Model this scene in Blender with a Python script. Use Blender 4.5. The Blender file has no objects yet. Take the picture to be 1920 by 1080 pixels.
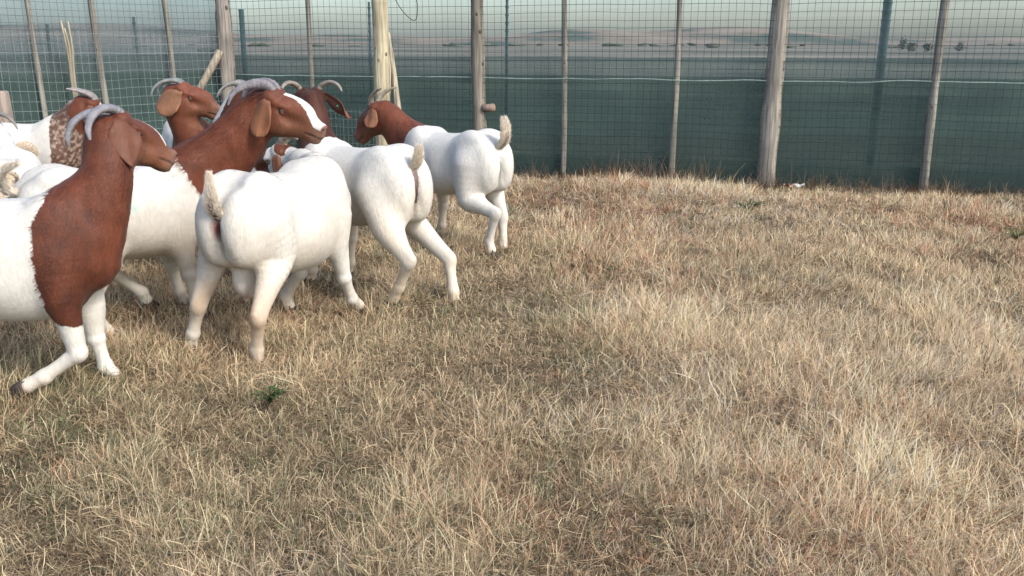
import bpy, math, random
import numpy as np
random.seed(7); rng = np.random.default_rng(11)
S = bpy.context.scene
R = math.radians

# ------------------------------------------------------------------ camera, light
FPX, PITCH, CAMH = 1700.0, R(15.1), 1.25
cam = bpy.data.objects.new('camera', bpy.data.cameras.new('camera'))
S.collection.objects.link(cam); S.camera = cam
cam.location = (0, 0, CAMH); cam.rotation_euler = (math.pi/2 - PITCH, 0, 0)
cam.data.sensor_width = 36; cam.data.lens = 36*FPX/1920; cam.data.clip_end = 6000; cam.data.clip_start = .05
SUN_EL, SUN_AZ = R(42), R(128)      # azimuth from +Y, clockwise: behind the camera, to the right
w = bpy.data.worlds.new('World'); S.world = w; w.use_nodes = True
nt = w.node_tree; bg = nt.nodes['Background']
sky = nt.nodes.new('ShaderNodeTexSky'); sky.sky_type = 'NISHITA'; sky.sun_disc = False
sky.sun_elevation = SUN_EL; sky.sun_rotation = SUN_AZ; sky.air_density = 1.0; sky.dust_density = 2.2; sky.ozone_density = 1.0
nt.links.new(sky.outputs[0], bg.inputs[0]); bg.inputs[1].default_value = 0.15
sl = bpy.data.lights.new('sun', 'SUN'); sl.energy = 1.7; sl.angle = R(12); sl.color = (1, .94, .86)
sun = bpy.data.objects.new('sun', sl); S.collection.objects.link(sun)
sun.rotation_euler = (math.pi/2 - SUN_EL, 0, math.pi - SUN_AZ)
S.view_settings.view_transform = 'Standard'; S.view_settings.look = 'None'
S.view_settings.gamma = 1; S.view_settings.exposure = 1.18
S.cycles.max_bounces = 6; S.cycles.transparent_max_bounces = 16

# ------------------------------------------------------------------ helpers
CC = np.array([0, 0, CAMH]); FW = np.array([0, math.cos(PITCH), -math.sin(PITCH)])
UP = np.array([0, math.sin(PITCH), math.cos(PITCH)]); RT = np.array([1., 0, 0])
def ray(px, py): return FW*FPX + RT*(px-960) + UP*(540-py)
def at_z(px, py, z=0.):
    d = ray(px, py); return CC + d*((z-CAMH)/d[2])
def at_y(px, py, Y):
    d = ray(px, py); return CC + d*(Y/d[1])
def link(o, parent=None):
    S.collection.objects.link(o)
    if parent is not None: o.parent = parent
    return o
def tag(o, label=None, cat=None, group=None, kind=None):
    if label: o['label'] = label
    if cat: o['category'] = cat
    if group: o['group'] = group
    if kind: o['kind'] = kind
    return o
def empty(name, loc=(0, 0, 0), rz=0):
    o = bpy.data.objects.new(name, None); o.location = loc; o.rotation_euler = (0, 0, rz); o.empty_display_size = .1
    return link(o)
def mesh_np(name, V, polys, mat, parent=None, col=None, smooth=True, extra=None):
    """V (n,3); polys: list of int arrays (m,k)"""
    me = bpy.data.meshes.new(name)
    V = np.ascontiguousarray(V, np.float32)
    me.vertices.add(len(V)); me.vertices.foreach_set('co', V.ravel())
    polys = [np.asarray(p, np.int32) for p in polys if len(p)]
    li = np.concatenate([p.ravel() for p in polys])
    sizes = np.concatenate([np.full(len(p), p.shape[1], np.int32) for p in polys])
    starts = np.concatenate([[0], np.cumsum(sizes)[:-1]]).astype(np.int32)
    me.loops.add(len(li)); me.loops.foreach_set('vertex_index', li)
    me.polygons.add(len(sizes)); me.polygons.foreach_set('loop_start', starts); me.polygons.foreach_set('loop_total', sizes)
    if smooth: me.polygons.foreach_set('use_smooth', np.ones(len(sizes), bool))
    me.update(calc_edges=True)
    if col is not None:
        a = me.attributes.new('col', 'FLOAT_COLOR', 'POINT')
        c4 = np.ones((len(V), 4), np.float32); c4[:, :3] = col; a.data.foreach_set('color', c4.ravel())
    me.materials.append(mat)
    return link(bpy.data.objects.new(name, me), parent)
class MB:
    def __init__(s): s.V = []; s.P = {3: [], 4: []}; s.C = []; s.n = 0
    def add(s, V, F, c=(1, 1, 1)):
        V = np.asarray(V, float); F = np.asarray(F, int); s.V.append(V); s.P[F.shape[1]].append(F+s.n); s.n += len(V)
        c = np.asarray(c, float); s.C.append(np.broadcast_to(c, (len(V), 3)))
    def build(s, name, mat, parent=None, smooth=True):
        return mesh_np(name, np.concatenate(s.V), [np.concatenate(p) for p in s.P.values() if p], mat, parent, np.concatenate(s.C), smooth)
    def tube(s, pts, rad, n=8, c=(1, 1, 1), flat=1.0, cap=True):
        pts = np.asarray(pts, float); m = len(pts); rad = np.broadcast_to(np.asarray(rad, float), (m,))
        T = np.gradient(pts, axis=0); T /= np.linalg.norm(T, axis=1)[:, None]+1e-9
        ref = np.array([0, 0, 1.]) if abs(T[0, 2]) < .8 else np.array([1., 0, 0])
        A = np.cross(T, ref); A /= np.linalg.norm(A, axis=1)[:, None]; B = np.cross(T, A)
        th = np.linspace(0, 2*np.pi, n, endpoint=False)
        V = (pts[:, None] + rad[:, None, None]*(np.cos(th)[None, :, None]*A[:, None] + flat*np.sin(th)[None, :, None]*B[:, None])).reshape(-1, 3)
        i = np.arange(m-1)[:, None]*n; j = np.arange(n)[None]; k = (j+1) % n
        F = np.stack([i+j, i+k, i+n+k, i+n+j], -1).reshape(-1, 4)
        nV = len(V); V = np.vstack([V, pts[0], pts[-1]])
        c = np.asarray(c, float)
        if c.ndim == 2 and len(c) == m: c = np.vstack([np.repeat(c, n, 0), c[:1], c[-1:]])
        base = s.n; s.add(V, F, c)
        if cap:
            jj = np.arange(n); kk = (jj+1) % n
            s.P[3].append(base+np.stack([kk, jj, np.full(n, nV)], -1)); s.P[3].append(base+(m-1)*n+np.stack([jj, kk, np.full(n, nV+1-(m-1)*n)], -1))
def crv(P, n):
    """Catmull-Rom through points (any dimension)"""
    P = np.asarray(P, float); Q = np.vstack([2*P[0]-P[1], P, 2*P[-1]-P[-2]]); m = len(P)-1
    u = np.linspace(0, m, n); i = np.minimum(u.astype(int), m-1); t = (u-i)[:, None]
    a, b, c, d = Q[i], Q[i+1], Q[i+2], Q[i+3]
    return .5*(2*b+(c-a)*t+(2*a-5*b+4*c-d)*t*t+(3*b-a-3*c+d)*t**3)
_nd = np.random.default_rng(5); _dirs = _nd.normal(size=(24, 3)); _dirs /= np.linalg.norm(_dirs, axis=1)[:, None]; _ph = _nd.uniform(0, 6.28, 24)
def noise(P, f, seed=0):
    """smooth pseudo noise, about -1..1"""
    P = np.asarray(P, float); o = np.zeros(P.shape[:-1])
    for k in range(8):
        q = (k+seed*5) % 24; o += np.sin((P@_dirs[q])*f*(0.7+.12*k)+_ph[q]*(1+seed)+1.7*np.sin((P@_dirs[(q+7) % 24])*f*.6+_ph[(q+3) % 24]))
    return o/4.0
def fnoise(P, f, seed=0): return .6*noise(P, f, seed)+.3*noise(P, 2.3*f, seed+1)+.2*noise(P, 5.1*f, seed+2)

# ------------------------------------------------------------------ materials
def mat(name, base=(.5, .5, .5), rough=.8, attr=None, var=None, bump=None, spec=.3, sheen=0, metal=0):
    """attr: colour attribute; var: (scale vec, amount); bump: (scale vec, strength)"""
    m = bpy.data.materials.new(name); m.use_nodes = True; t = m.node_tree; b = t.nodes['Principled BSDF']
    b.inputs['Roughness'].default_value = rough; b.inputs['Specular IOR Level'].default_value = spec
    b.inputs['Metallic'].default_value = metal
    if sheen: b.inputs['Sheen Weight'].default_value = sheen; b.inputs['Sheen Roughness'].default_value = .5
    tc = t.nodes.new('ShaderNodeTexCoord')
    if attr:
        a = t.nodes.new('ShaderNodeAttribute'); a.attribute_name = attr; src = a.outputs['Color']
    else:
        a = t.nodes.new('ShaderNodeRGB'); a.outputs[0].default_value = (*base, 1); src = a.outputs[0]
    def tex(sc, detail=5):
        mp = t.nodes.new('ShaderNodeMapping'); mp.inputs['Scale'].default_value = sc if hasattr(sc, '__len__') else (sc,)*3
        n = t.nodes.new('ShaderNodeTexNoise'); n.inputs['Scale'].default_value = 1; n.inputs['Detail'].default_value = detail
        t.links.new(tc.outputs['Object'], mp.inputs[0]); t.links.new(mp.outputs[0], n.inputs['Vector']); return n.outputs['Fac']
    if var:
        for sc, am in (var if isinstance(var[0], tuple) and len(var[0]) == 2 else [var]):
            f = tex(sc); mr = t.nodes.new('ShaderNodeMapRange'); mr.inputs[1].default_value = .25; mr.inputs[2].default_value = .75
            mr.inputs[3].default_value = 1-am; mr.inputs[4].default_value = 1+am; t.links.new(f, mr.inputs[0])
            mx = t.nodes.new('ShaderNodeVectorMath'); mx.operation = 'SCALE'; t.links.new(src, mx.inputs[0]); t.links.new(mr.outputs[0], mx.inputs['Scale']); src = mx.outputs[0]
    t.links.new(src, b.inputs['Base Color'])
    if bump:
        f = tex(bump[0]); bp = t.nodes.new('ShaderNodeBump'); bp.inputs['Strength'].default_value = bump[1]; bp.inputs['Distance'].default_value = .01
        t.links.new(f, bp.inputs['Height']); t.links.new(bp.outputs[0], b.inputs['Normal'])
    return m
M_coat = mat('goat_coat', attr='col', rough=.6, var=[((60, 60, 25), .09), ((7, 7, 7), .08)], bump=((110, 110, 40), .25), spec=.25, sheen=.04)
M_horn = mat('goat_horn', attr='col', rough=.55, var=((50, 50, 50), .18), bump=((120, 120, 120), .4), spec=.35)
M_eye = mat('goat_eye', attr='col', rough=.15, spec=.5)
M_hoof = mat('goat_hoof', attr='col', rough=.7, var=((60, 60, 60), .25), bump=((90, 90, 30), .5))
M_tag = mat('tag_plastic', attr='col', rough=.5)
M_wood = mat('weathered_wood', attr='col', rough=.9, var=[((55, 55, 2.0), .55), ((5, 5, 2.5), .30)], bump=((70, 70, 3), .8), spec=.15)
M_wire = mat('fence_wire', attr='col', rough=.6, spec=.3, var=((8, 8, 8), .2))
M_steel = mat('green_steel', base=(.075, .15, .135), rough=.6, var=((10, 10, 5), .3))
def grass_mat():
    m = bpy.data.materials.new('dry_grass'); m.use_nodes = True; t = m.node_tree; t.nodes.clear()
    a = t.nodes.new('ShaderNodeAttribute'); a.attribute_name = 'col'
    d = t.nodes.new('ShaderNodeBsdfDiffuse'); tr = t.nodes.new('ShaderNodeBsdfTranslucent'); mx = t.nodes.new('ShaderNodeMixShader'); mx.inputs[0].default_value = .42
    o = t.nodes.new('ShaderNodeOutputMaterial')
    t.links.new(a.outputs['Color'], d.inputs[0]); t.links.new(a.outputs['Color'], tr.inputs[0]); t.links.new(d.outputs[0], mx.inputs[1]); t.links.new(tr.outputs[0], mx.inputs[2]); t.links.new(mx.outputs[0], o.inputs[0])
    return m
M_grass = grass_mat()
def net_mat(name, col, tint, opac, streak):
    """woven shade cloth: part of the light passes between the threads"""
    m = bpy.data.materials.new(name); m.use_nodes = True; t = m.node_tree; t.nodes.clear(); N = t.nodes.new; Lk = t.links.new
    tc = N('ShaderNodeTexCoord'); o = N('ShaderNodeOutputMaterial')
    def nz(sc, det=4):
        mp = N('ShaderNodeMapping'); mp.inputs['Scale'].default_value = sc; n = N('ShaderNodeTexNoise'); n.inputs['Scale'].default_value = 1; n.inputs['Detail'].default_value = det
        Lk(tc.outputs['Object'], mp.inputs[0]); Lk(mp.outputs[0], n.inputs['Vector']); return n.outputs['Fac']
    h = nz((.7, .7, 38)); v = nz((60, 60, 2.0)); b = nz((1.6, 1.6, 1.4), 4)
    def ma(op, x, y):
        q = N('ShaderNodeMath'); q.operation = op
        for i, z in enumerate((x, y)):
            if isinstance(z, (int, float)): q.inputs[i].default_value = z
            else: Lk(z, q.inputs[i])
        return q.outputs[0]
    f = ma('ADD', ma('MULTIPLY', ma('SUBTRACT', h, .5), streak), ma('ADD', ma('MULTIPLY', ma('SUBTRACT', v, .5), streak*.5), ma('MULTIPLY', ma('SUBTRACT', b, .5), streak*1.25)))
    fac = N('ShaderNodeClamp'); Lk(ma('ADD', f, opac), fac.inputs[0])
    d = N('ShaderNodeBsdfDiffuse'); d.inputs[0].default_value = (*col, 1); tl = N('ShaderNodeBsdfTranslucent'); tl.inputs[0].default_value = (*col, 1)
    dm = N('ShaderNodeMixShader'); dm.inputs[0].default_value = .4; Lk(d.outputs[0], dm.inputs[1]); Lk(tl.outputs[0], dm.inputs[2])
    tr = N('ShaderNodeBsdfTransparent'); tr.inputs[0].default_value = (*tint, 1)
    mx = N('ShaderNodeMixShader'); Lk(fac.outputs[0], mx.inputs[0]); Lk(tr.outputs[0], mx.inputs[1]); Lk(dm.outputs[0], mx.inputs[2]); Lk(mx.outputs[0], o.inputs[0])
    return m
M_net = net_mat('shade_cloth', (.20, .235, .235), (.74, .80, .85), .27, .26)
M_net2 = net_mat('shade_cloth_double', (.10, .14, .125), (.70, .82, .79), .46, .75)
def terrain_mat(name, stops, scale):
    m = bpy.data.materials.new(name); m.use_nodes = True; t = m.node_tree; b = t.nodes['Principled BSDF']; b.inputs['Roughness'].default_value = .95; b.inputs['Specular IOR Level'].default_value = .1
    tc = t.nodes.new('ShaderNodeTexCoord'); mp = t.nodes.new('ShaderNodeMapping'); mp.inputs['Scale'].default_value = scale
    n = t.nodes.new('ShaderNodeTexNoise'); n.inputs['Scale'].default_value = 1; n.inputs['Detail'].default_value = 8
    r = t.nodes.new('ShaderNodeValToRGB'); e = r.color_ramp.elements
    e[0].position, e[0].color = stops[0][0], (*stops[0][1], 1); e[1].position, e[1].color = stops[-1][0], (*stops[-1][1], 1)
    for p, c in stops[1:-1]:
        q = e.new(p); q.color = (*c, 1)
    t.links.new(tc.outputs['Object'], mp.inputs[0]); t.links.new(mp.outputs[0], n.inputs['Vector']); t.links.new(n.outputs['Fac'], r.inputs[0]); t.links.new(r.outputs[0], b.inputs['Base Color'])
    return m
M_soil = terrain_mat('thatch_soil', [(.3, (.05, .038, .026)), (.5, (.12, .09, .06)), (.7, (.22, .17, .11))], (9, 9, 9))  # thatch and soil, colour darkened to stand for shadow under the grass
M_veld = terrain_mat('veld', [(.35, (.07, .085, .06)), (.5, (.17, .15, .11)), (.65, (.32, .27, .20))], (.012, .03, .05))
M_hill = terrain_mat('hill', [(.38, (.09, .11, .085)), (.47, (.22, .18, .135)), (.62, (.30, .24, .18))], (.016, .012, .09))

# ------------------------------------------------------------------ ground
FA = np.array([-3.02, 9.86]); FR_ = np.array([6.4, 9.017-.278*6.4]); FL_ = np.array([-6.4, 5.6])   # fence: corner, right end, left end
def gheight(x, y):
    P = np.stack([x, y, 0*x], -1); return .022*noise(P, 2.4, 1)+.020*noise(P, 6.5, 2)
def make_ground():
    xs = np.linspace(-9, 9, 200); ys = np.linspace(-3, 13, 180); X, Y = np.meshgrid(xs, ys)
    m = np.clip(np.minimum.reduce([X+9, 9-X, Y+3, 13-Y])/1.0, 0, 1)
    V = np.stack([X, Y, gheight(X, Y)*m-.012], -1).reshape(-1, 3); n = len(xs)
    i = (np.arange(len(ys)-1)[:, None]*n+np.arange(n-1)[None]).ravel(); F = np.stack([i, i+1, i+n+1, i+n], -1)
    tag(mesh_np('ground', V, [F], M_soil), kind='structure')
    # outer veld: a ring of sheets reaching the horizon, gently falling
    mb = MB(); a = 3000.
    mb.add([(-a, -a, -.014), (a, -a, -.014), (a, -3, -.014), (-a, -3, -.014)], [(0, 1, 2, 3)])
    mb.add([(-a, 13, -.014), (a, 13, -.014), (a, a, -.014), (-a, a, -.014)], [(0, 1, 2, 3)])
    mb.add([(-a, -3, -.014), (-9, -3, -.014), (-9, 13, -.014), (-a, 13, -.014)], [(0, 1, 2, 3)])
    mb.add([(9, -3, -.014), (a, -3, -.014), (a, 13, -.014), (9, 13, -.014)], [(0, 1, 2, 3)])
    tag(mb.build('terrain', M_veld, smooth=False), kind='structure')
    # far ridges
    def ridge(name, Y0, hgt, seed, f):
        xs = np.linspace(-1500, 1500, 300); rows = []
        for dy, k in ((0, 0), (60, .6), (120, .9), (180, 1.0), (300, .8), (420, 0)):
            hh = hgt(xs)*k; rows.append(np.stack([xs, np.full_like(xs, Y0+dy), hh-.5], -1))
        V = np.stack(rows).reshape(-1, 3); n = len(xs); m = len(rows)
        i = (np.arange(m-1)[:, None]*n+np.arange(n-1)[None]).ravel()
        tag(mesh_np(name, V, [np.stack([i, i+1, i+n+1, i+n], -1)], M_hill), kind='structure')
    g = lambda c, s: (lambda x: np.exp(-((x-c)/s)**2))
    ridge('hills', 700, lambda x: 8+2*np.sin(x/90)+1.2*np.sin(x/31)+7*g(190, 75)(x)+2*g(-130, 110)(x)+10*g(-430, 170)(x)+4*g(60, 50)(x), 1, 1)
make_ground()
def make_bushes():
    """far scrub belts beyond the fence"""
    r = np.random.default_rng(3); mb = MB(); n = 0
    ph = (1+5**.5)/2; iv = np.array([(-1, ph, 0), (1, ph, 0), (-1, -ph, 0), (1, -ph, 0), (0, -1, ph), (0, 1, ph), (0, -1, -ph), (0, 1, -ph), (ph, 0, -1), (ph, 0, 1), (-ph, 0, -1), (-ph, 0, 1)])/1.9
    fi = np.array([(0, 11, 5), (0, 5, 1), (0, 1, 7), (0, 7, 10), (0, 10, 11), (1, 5, 9), (5, 11, 4), (11, 10, 2), (10, 7, 6), (7, 1, 8), (3, 9, 4), (3, 4, 2), (3, 2, 6), (3, 6, 8), (3, 8, 9), (4, 9, 5), (2, 4, 11), (6, 2, 10), (8, 6, 7), (9, 8, 1)])
    for k in range(420):
        band = r.choice([0, 1, 2]); Y = (r.normal(120, 9), r.normal(230, 25), r.normal(440, 60))[band]; X = r.uniform(-.75, .75)*Y
        if noise(np.array([X, Y, 0]), .05/(1+band), band) < .1: continue
        s = np.array([r.uniform(.5, 1.6), r.uniform(.5, 1.5), r.uniform(.12, .40)])*(1+.8*band); V = iv*s*(1+.25*r.normal(size=(12, 1)))+(X, Y, s[2]*.6)
        mb.add(V, fi, np.array([.085, .10, .065])*r.uniform(.7, 1.5))
    for px, h in ((1693, 2.1), (1709, 1.5), (1741, 1.5), (1800, 1.3)):
        c = at_y(px, 90, 150+r.uniform(-8, 8)); m_ = 260; u = r.normal(size=(m_, 3)); u /= np.linalg.norm(u, axis=1)[:, None]; q = u*(r.random((m_, 1))**.45)*np.array([.75, .75, h*.5])*(1+.3*np.sin(u[:, 2:]*5+px)); q += (c[0], c[1], h*.5); t3 = q[:, None]+r.normal(size=(m_, 3, 3))*.16; mb.add(t3.reshape(-1, 3), np.arange(3*m_).reshape(-1, 3), np.repeat(np.array([.15, .16, .125])*r.uniform(.8, 1.3, (m_, 1)), 3, 0))
    tag(mb.build('bushes', mat('bush', attr='col', rough=.9)), 'dark scrub belts on the plain far behind the shade netting', 'bushes', kind='stuff')
make_bushes()

# ------------------------------------------------------------------ fence
def fdir(A, B): d = B-A; return d/np.linalg.norm(d), np.linalg.norm(d)
def net(name, A, B, z0, z1, off, material, parent, wav=.020, seed=0):
    """a long sheet of cloth standing along A..B, pushed 'off' metres outwards"""
    d, Ln = fdir(A, B); nrm = np.array([-d[1], d[0]]) if (np.array([-d[1], d[0]])@(A-np.array([0, 3]))) > 0 else np.array([d[1], -d[0]])
    ns = int(Ln/.06); nz = max(3, int((z1-z0)/.06)); s = np.linspace(0, Ln, ns); z = np.linspace(z0, z1, nz); Sg, Z = np.meshgrid(s, z)
    P3 = np.stack([Sg, 0*Sg+seed, Z], -1); o = off+wav*.7*fnoise(P3*[1, 1, .45], 2.2, seed)+wav*.35*noise(P3*[.35, 1, 2.4], 6, seed+1)
    top = (Z-z0)/(z1-z0); Z = Z+top*.010*noise(P3*[1, 0, 0], 4.5, seed)
    V = np.stack([A[0]+d[0]*Sg+nrm[0]*o, A[1]+d[1]*Sg+nrm[1]*o, Z], -1).reshape(-1, 3)
    i = (np.arange(nz-1)[:, None]*ns+np.arange(ns-1)[None]).ravel()
    return mesh_np(name, V, [np.stack([i, i+1, i+ns+1, i+ns], -1)], material, parent)
def wires(name, A, B, z0, z1, sx, sz, r, off, colr, parent, seed=0, slack=.006, sag=0):
    d, Ln = fdir(A, B); nrm = np.array([d[1], -d[0]]); nrm = nrm if nrm@(A-np.array([0, 3])) < 0 else -nrm
    mb = MB(); g = np.random.default_rng(seed)
    def pos(s, z):
        P = np.stack([s, z, 0*s+seed], -1); dz = slack*noise(P, 3.0, 1)*1.5+slack*.6*noise(P, 9, 2); ds = slack*noise(P, 2.6, 3); do = off+.012*noise(P, 1.7, 2)
        s2 = s+ds; zz = z+dz-sag*np.sin(s/Ln*math.pi*6)**2
        return np.stack([A[0]+d[0]*s2+nrm[0]*do, A[1]+d[1]*s2+nrm[1]*do, zz], -1)
    for z in np.arange(z0, z1+.001, sz):
        s = np.linspace(0, Ln, int(Ln/.13)); zz = z+g.normal()*.003; mb.tube(pos(s, np.full_like(s, zz)), r*g.uniform(.9, 1.15), 4, np.array(colr)*g.uniform(.85, 1.15), cap=False)
    for s0 in np.arange(0, Ln, sx):
        z = np.linspace(z0, z1, 18); mb.tube(pos(np.full_like(z, s0+g.normal()*.003), z), r*.92, 4, np.array(colr)*g.uniform(.85, 1.15), cap=False)
    return mb.build(name, M_wire, parent)
def post(name, x, y, h, r0, r1, colr, parent=None, seed=0, lean=(0, 0), knots=3, bend=.01, z0=-.1):
    g = np.random.default_rng(seed); n = 22; z = np.linspace(z0, h, n); t = (z-z0)/(h-z0)
    c = np.stack([x+lean[0]*t+bend*np.sin(t*math.pi*1.3+g.uniform(0, 6)), y+lean[1]*t+bend*np.cos(t*math.pi+g.uniform(0, 6)), z], -1)
    rad = (r0+(r1-r0)*t)*(1+.05*np.sin(t*17+g.uniform(0, 6))+.035*g.normal(size=n))
    colv = np.array(colr)[None]*(1+.10*np.sin(t*9+g.uniform(0, 6))+.06*g.normal(size=n))[:, None]
    mb = MB(); mb.tube(c, rad, 14, colv); V = mb.V[0]
    a = np.arctan2(V[:, 1]-y, V[:, 0]-x); V[:, :2] += ((V[:, :2]-[x, y])*(.05*np.sin(3*a+seed)+.03*np.sin(7*a+V[:, 2]*2))[:, None])
    for k in range(knots):
        zz = g.uniform(.5, h-.2); th = -math.pi/2+g.uniform(-.9, .9); q = np.interp(zz, z, c[:, 0]), np.interp(zz, z, c[:, 1]); rr = np.interp(zz, z, rad)
        p = np.array([q[0]+math.cos(th)*rr*.93, q[1]+math.sin(th)*rr*.93, zz]); dd = np.array([math.cos(th), math.sin(th), 0])
        mb.tube([p-dd*.004, p+dd*.002, p+dd*.006], [r0*.20, r0*.2, r0*.09], 8, np.array(colr)*.35, flat=1.6)
    return mb.build(name, M_wood, parent)
GREY = (.175, .16, .13); PALE = (.205, .195, .165); CREAM = (.36, .32, .22)
dR, LR = fdir(FA, FR_); dL, LL = fdir(FA, FL_)
def on_line(px, A, d):
    r = ray(px, 300); k = r[0]/r[1]; s = (k*A[1]-A[0])/(d[0]-k*d[1]); return A+d*s
fr = empty('fence', (FA[0], FA[1], 0)); fr.location = (0, 0, 0)
tag(fr, 'long back fence of dark wire and green shade cloth, right of the corner post', 'fence')
net('shade_cloth', FA, FR_, -.02, 2.3, .07, M_net, fr, seed=1)
net('shade_cloth', FA, FR_, -.02, .95, .045, M_net2, fr, seed=2, wav=.014)['label'] = 'darker second layer of green cloth along the lower half'
net('shade_cloth', FA, FR_, -.02, 1.12, .10, M_net2, fr, seed=12)['label'] = 'middle layer of green cloth behind the lower half'
net('shade_cloth', FA, FR_, .0, .20, .03, M_net2, fr, seed=3, wav=.012)['label'] = 'dark folded strip of cloth at the foot'
wires('wire_mesh', FA, FR_, .03, 2.2, .066, .071, .0017, .055, (.022, .030, .030), fr, seed=4)
for px, r0, r1, c, sd, kn in ((594, .028, .022, PALE, 1, 2), (899, .068, .062, GREY, 2, 5), (1055, .027, .022, PALE, 3, 4), (1260, .029, .024, PALE, 4, 3), (1441, .088, .076, (.235, .215, .18), 5, 4), (1737, .040, .033, PALE, 6, 3)):
    p = on_line(px, FA, dR); post('wooden_post', p[0], p[1], 2.15, r0, r1, c, fr, sd, knots=kn)
def yposts(par, A, d, items):
    for px, ztop, rr in items:
        p = on_line(px, A, d)+np.array([.02, .28]); mb = MB(); zz = np.linspace(-.1, ztop, int((ztop+.1)/.015)); mb.tube(np.stack([p[0]+.01*zz, p[1]+0*zz, zz], -1), rr*(1+(.45 if rr < .03 else .12)*(np.sin(zz*2*math.pi/.075) > .75)), 6, flat=.7)
        mb.build('steel_post', M_steel, par)
yposts(fr, FA, dR, [(453, 1.60, .038), (689, 1.66, .018), (944, 2.2, .022), (1650, 2.2, .050)])
def rope(par, A, d, Ln, z, colr, r=.0035, seed=0, off=.0, s0=0.):
    s = np.linspace(s0, Ln, int((Ln-s0)/.05)); P = np.stack([s, 0*s+seed, 0*s], -1)
    mb = MB(); mb.tube(np.stack([A[0]+d[0]*s, A[1]+d[1]*s-off, z+.011*noise(P, 2.5, seed)+.006*noise(P, 9, 1)], -1), r*(1+.3*noise(P, 30, 2)), 6, colr); mb.build('rope', M_wire, par)
rope(fr, FA, dR, LR, .93, (.32, .40, .36), r=.0045, seed=1, off=.03)
kn = on_line(922, FA, dR); mb = MB(); kp = at_y(905, 202, kn[1]-.03)
mb.tube([kp, kp+[.06, 0, 0], kp+[.10, -.01, 0], kp+[.125, -.01, .0]], [.035, .036, .045, .028], 10, (.24, .18, .14)); mb.build('branch_stub', M_wood, fr)
# left fence
fl = empty('fence'); tag(fl, 'left side fence of pale and dark wire on thin poles, left of the corner', 'fence')
net('shade_cloth', FA, FL_, -.02, 2.15, .07, M_net, fl, seed=6); net('shade_cloth', FA, FL_, -.02, 1.9, .13, M_net, fl, seed=16); net('shade_cloth', FA, FL_, -.02, .98, .04, M_net2, fl, seed=7); net('shade_cloth', FA, FL_, -.02, 1.14, .10, M_net2, fl, seed=13)
wires('wire_mesh', FA, FL_, .95, 2.15, .062, .060, .0015, .06, (.05, .055, .06), fl, seed=8, slack=.010)
wires('wire_mesh', FA, FL_, .02, 1.36, .066, .082, .0014, .085, (.22, .265, .255), fl, seed=9, slack=.012)['label'] = 'pale galvanised lower wire mesh'
for px, r0, r1, c, sd, h in ((96, .030, .020, PALE, 11, 1.72), (211, .032, .024, PALE, 12, 2.0), (338, .030, .024, PALE, 13, 1.9)):
    p = on_line(px, FA, dL); post('wooden_post', p[0], p[1], h, r0, r1, c, fl, sd, lean=(-.02, 0), knots=1, bend=.014)
yposts(fl, FA, dL, [(85, 1.42, .018), (250, 1.5, .018)])
cp = FA+np.array([.02, -.06]); post('wooden_post', cp[0], cp[1], 2.3, .085, .078, (.22, .20, .175), fl, 14, knots=3)['label'] = 'thick corner post'
p = on_line(160, FA, dL)+np.array([.05, -.15]); sk = empty('wooden_stick', (p[0], p[1], 0)); tag(sk, 'split dry stick standing between the thin poles of the left fence', 'stick')
for k, (dx, top) in enumerate(((0, 1.38), (.025, 1.44), (-.02, 1.45))):
    mb = MB(); mb.tube(crv([(dx*.3, 0, -.05), (dx*.4+.012, 0, .5), (dx*.6-.008, .01, .95), (dx, 0, 1.2), (dx*1.4-.02, 0, top)], 14), np.linspace(.017, .008, 14), 7, (.26, .23, .17)); mb.build('stem', M_wood, sk)
# diagonal brace against the corner post
b1 = np.array([cp[0]-.02, cp[1]-.10, 1.17]); b0 = np.array([b1[0]-.62, b1[1]-.45, .0])
mb = MB(); mb.tube([b0+(b1-b0)*t for t in np.linspace(-.03, 1, 16)], .048+.004*np.sin(np.linspace(0, 9, 16)), 10, (.24, .21, .165), flat=.75)
tag(mb.build('brace_pole', M_wood), 'split grey brace pole leaning diagonally against the corner post', 'pole')
sx = at_y(-2, 232, 7.6); mb = MB(); mb.tube([(sx[0]-.10, 7.7, -.02), (sx[0]-.03, 7.68, .5), (sx[0], 7.66, .86), (sx[0]+.0, 7.66, .87)], [.14, .11, .075, .06], 12, (.23, .19, .16)); tag(mb.build('tree_stump', M_wood), 'pinkish grey weathered stump at the left edge behind the goats', 'stump')
# cream gate post with its leaning strut and wire loop
gp = on_line(733, FA, dR)+np.array([0, -.45]); g1 = post('wooden_post', gp[0], gp[1], 1.70, .082, .072, CREAM, None, 21, knots=6, bend=.004); tag(g1, 'clean cream coloured round post standing in front of the back fence', 'post')
mb = MB(); mb.tube([(gp[0]-.10, gp[1], 1.71), (gp[0]+.10, gp[1], 1.72)], .022, 8, (.30, .22, .15)); mb.build('cross_cap', M_wood, g1)
mb = MB(); mb.tube(crv([(gp[0]+.19, gp[1]+.10, -.05), (gp[0]+.13, gp[1]+.12, .6), (gp[0]+.085, gp[1]+.14, 1.05), (gp[0]+.05, gp[1]+.15, 1.35)], 14), np.linspace(.045, .022, 14), 8, (.32, .29, .22)); tag(mb.build('brace_pole', M_wood), 'thin pale pole leaning behind the cream post', 'pole')
mb = MB(); c0 = at_y(766, 5, gp[1]); mb.tube(crv([c0+[-.13, 0, .04], c0+[-.06, -.02, -.07], c0+[.03, -.03, -.155], c0+[.075, -.03, -.14], c0+[.085, -.02, -.02], c0+[.06, 0, .08]], 30), .0045, 6, (.04, .05, .05)); tag(mb.build('wire_loop', M_wire), 'loose loop of dark wire hanging beside the cream post', 'wire')
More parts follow.
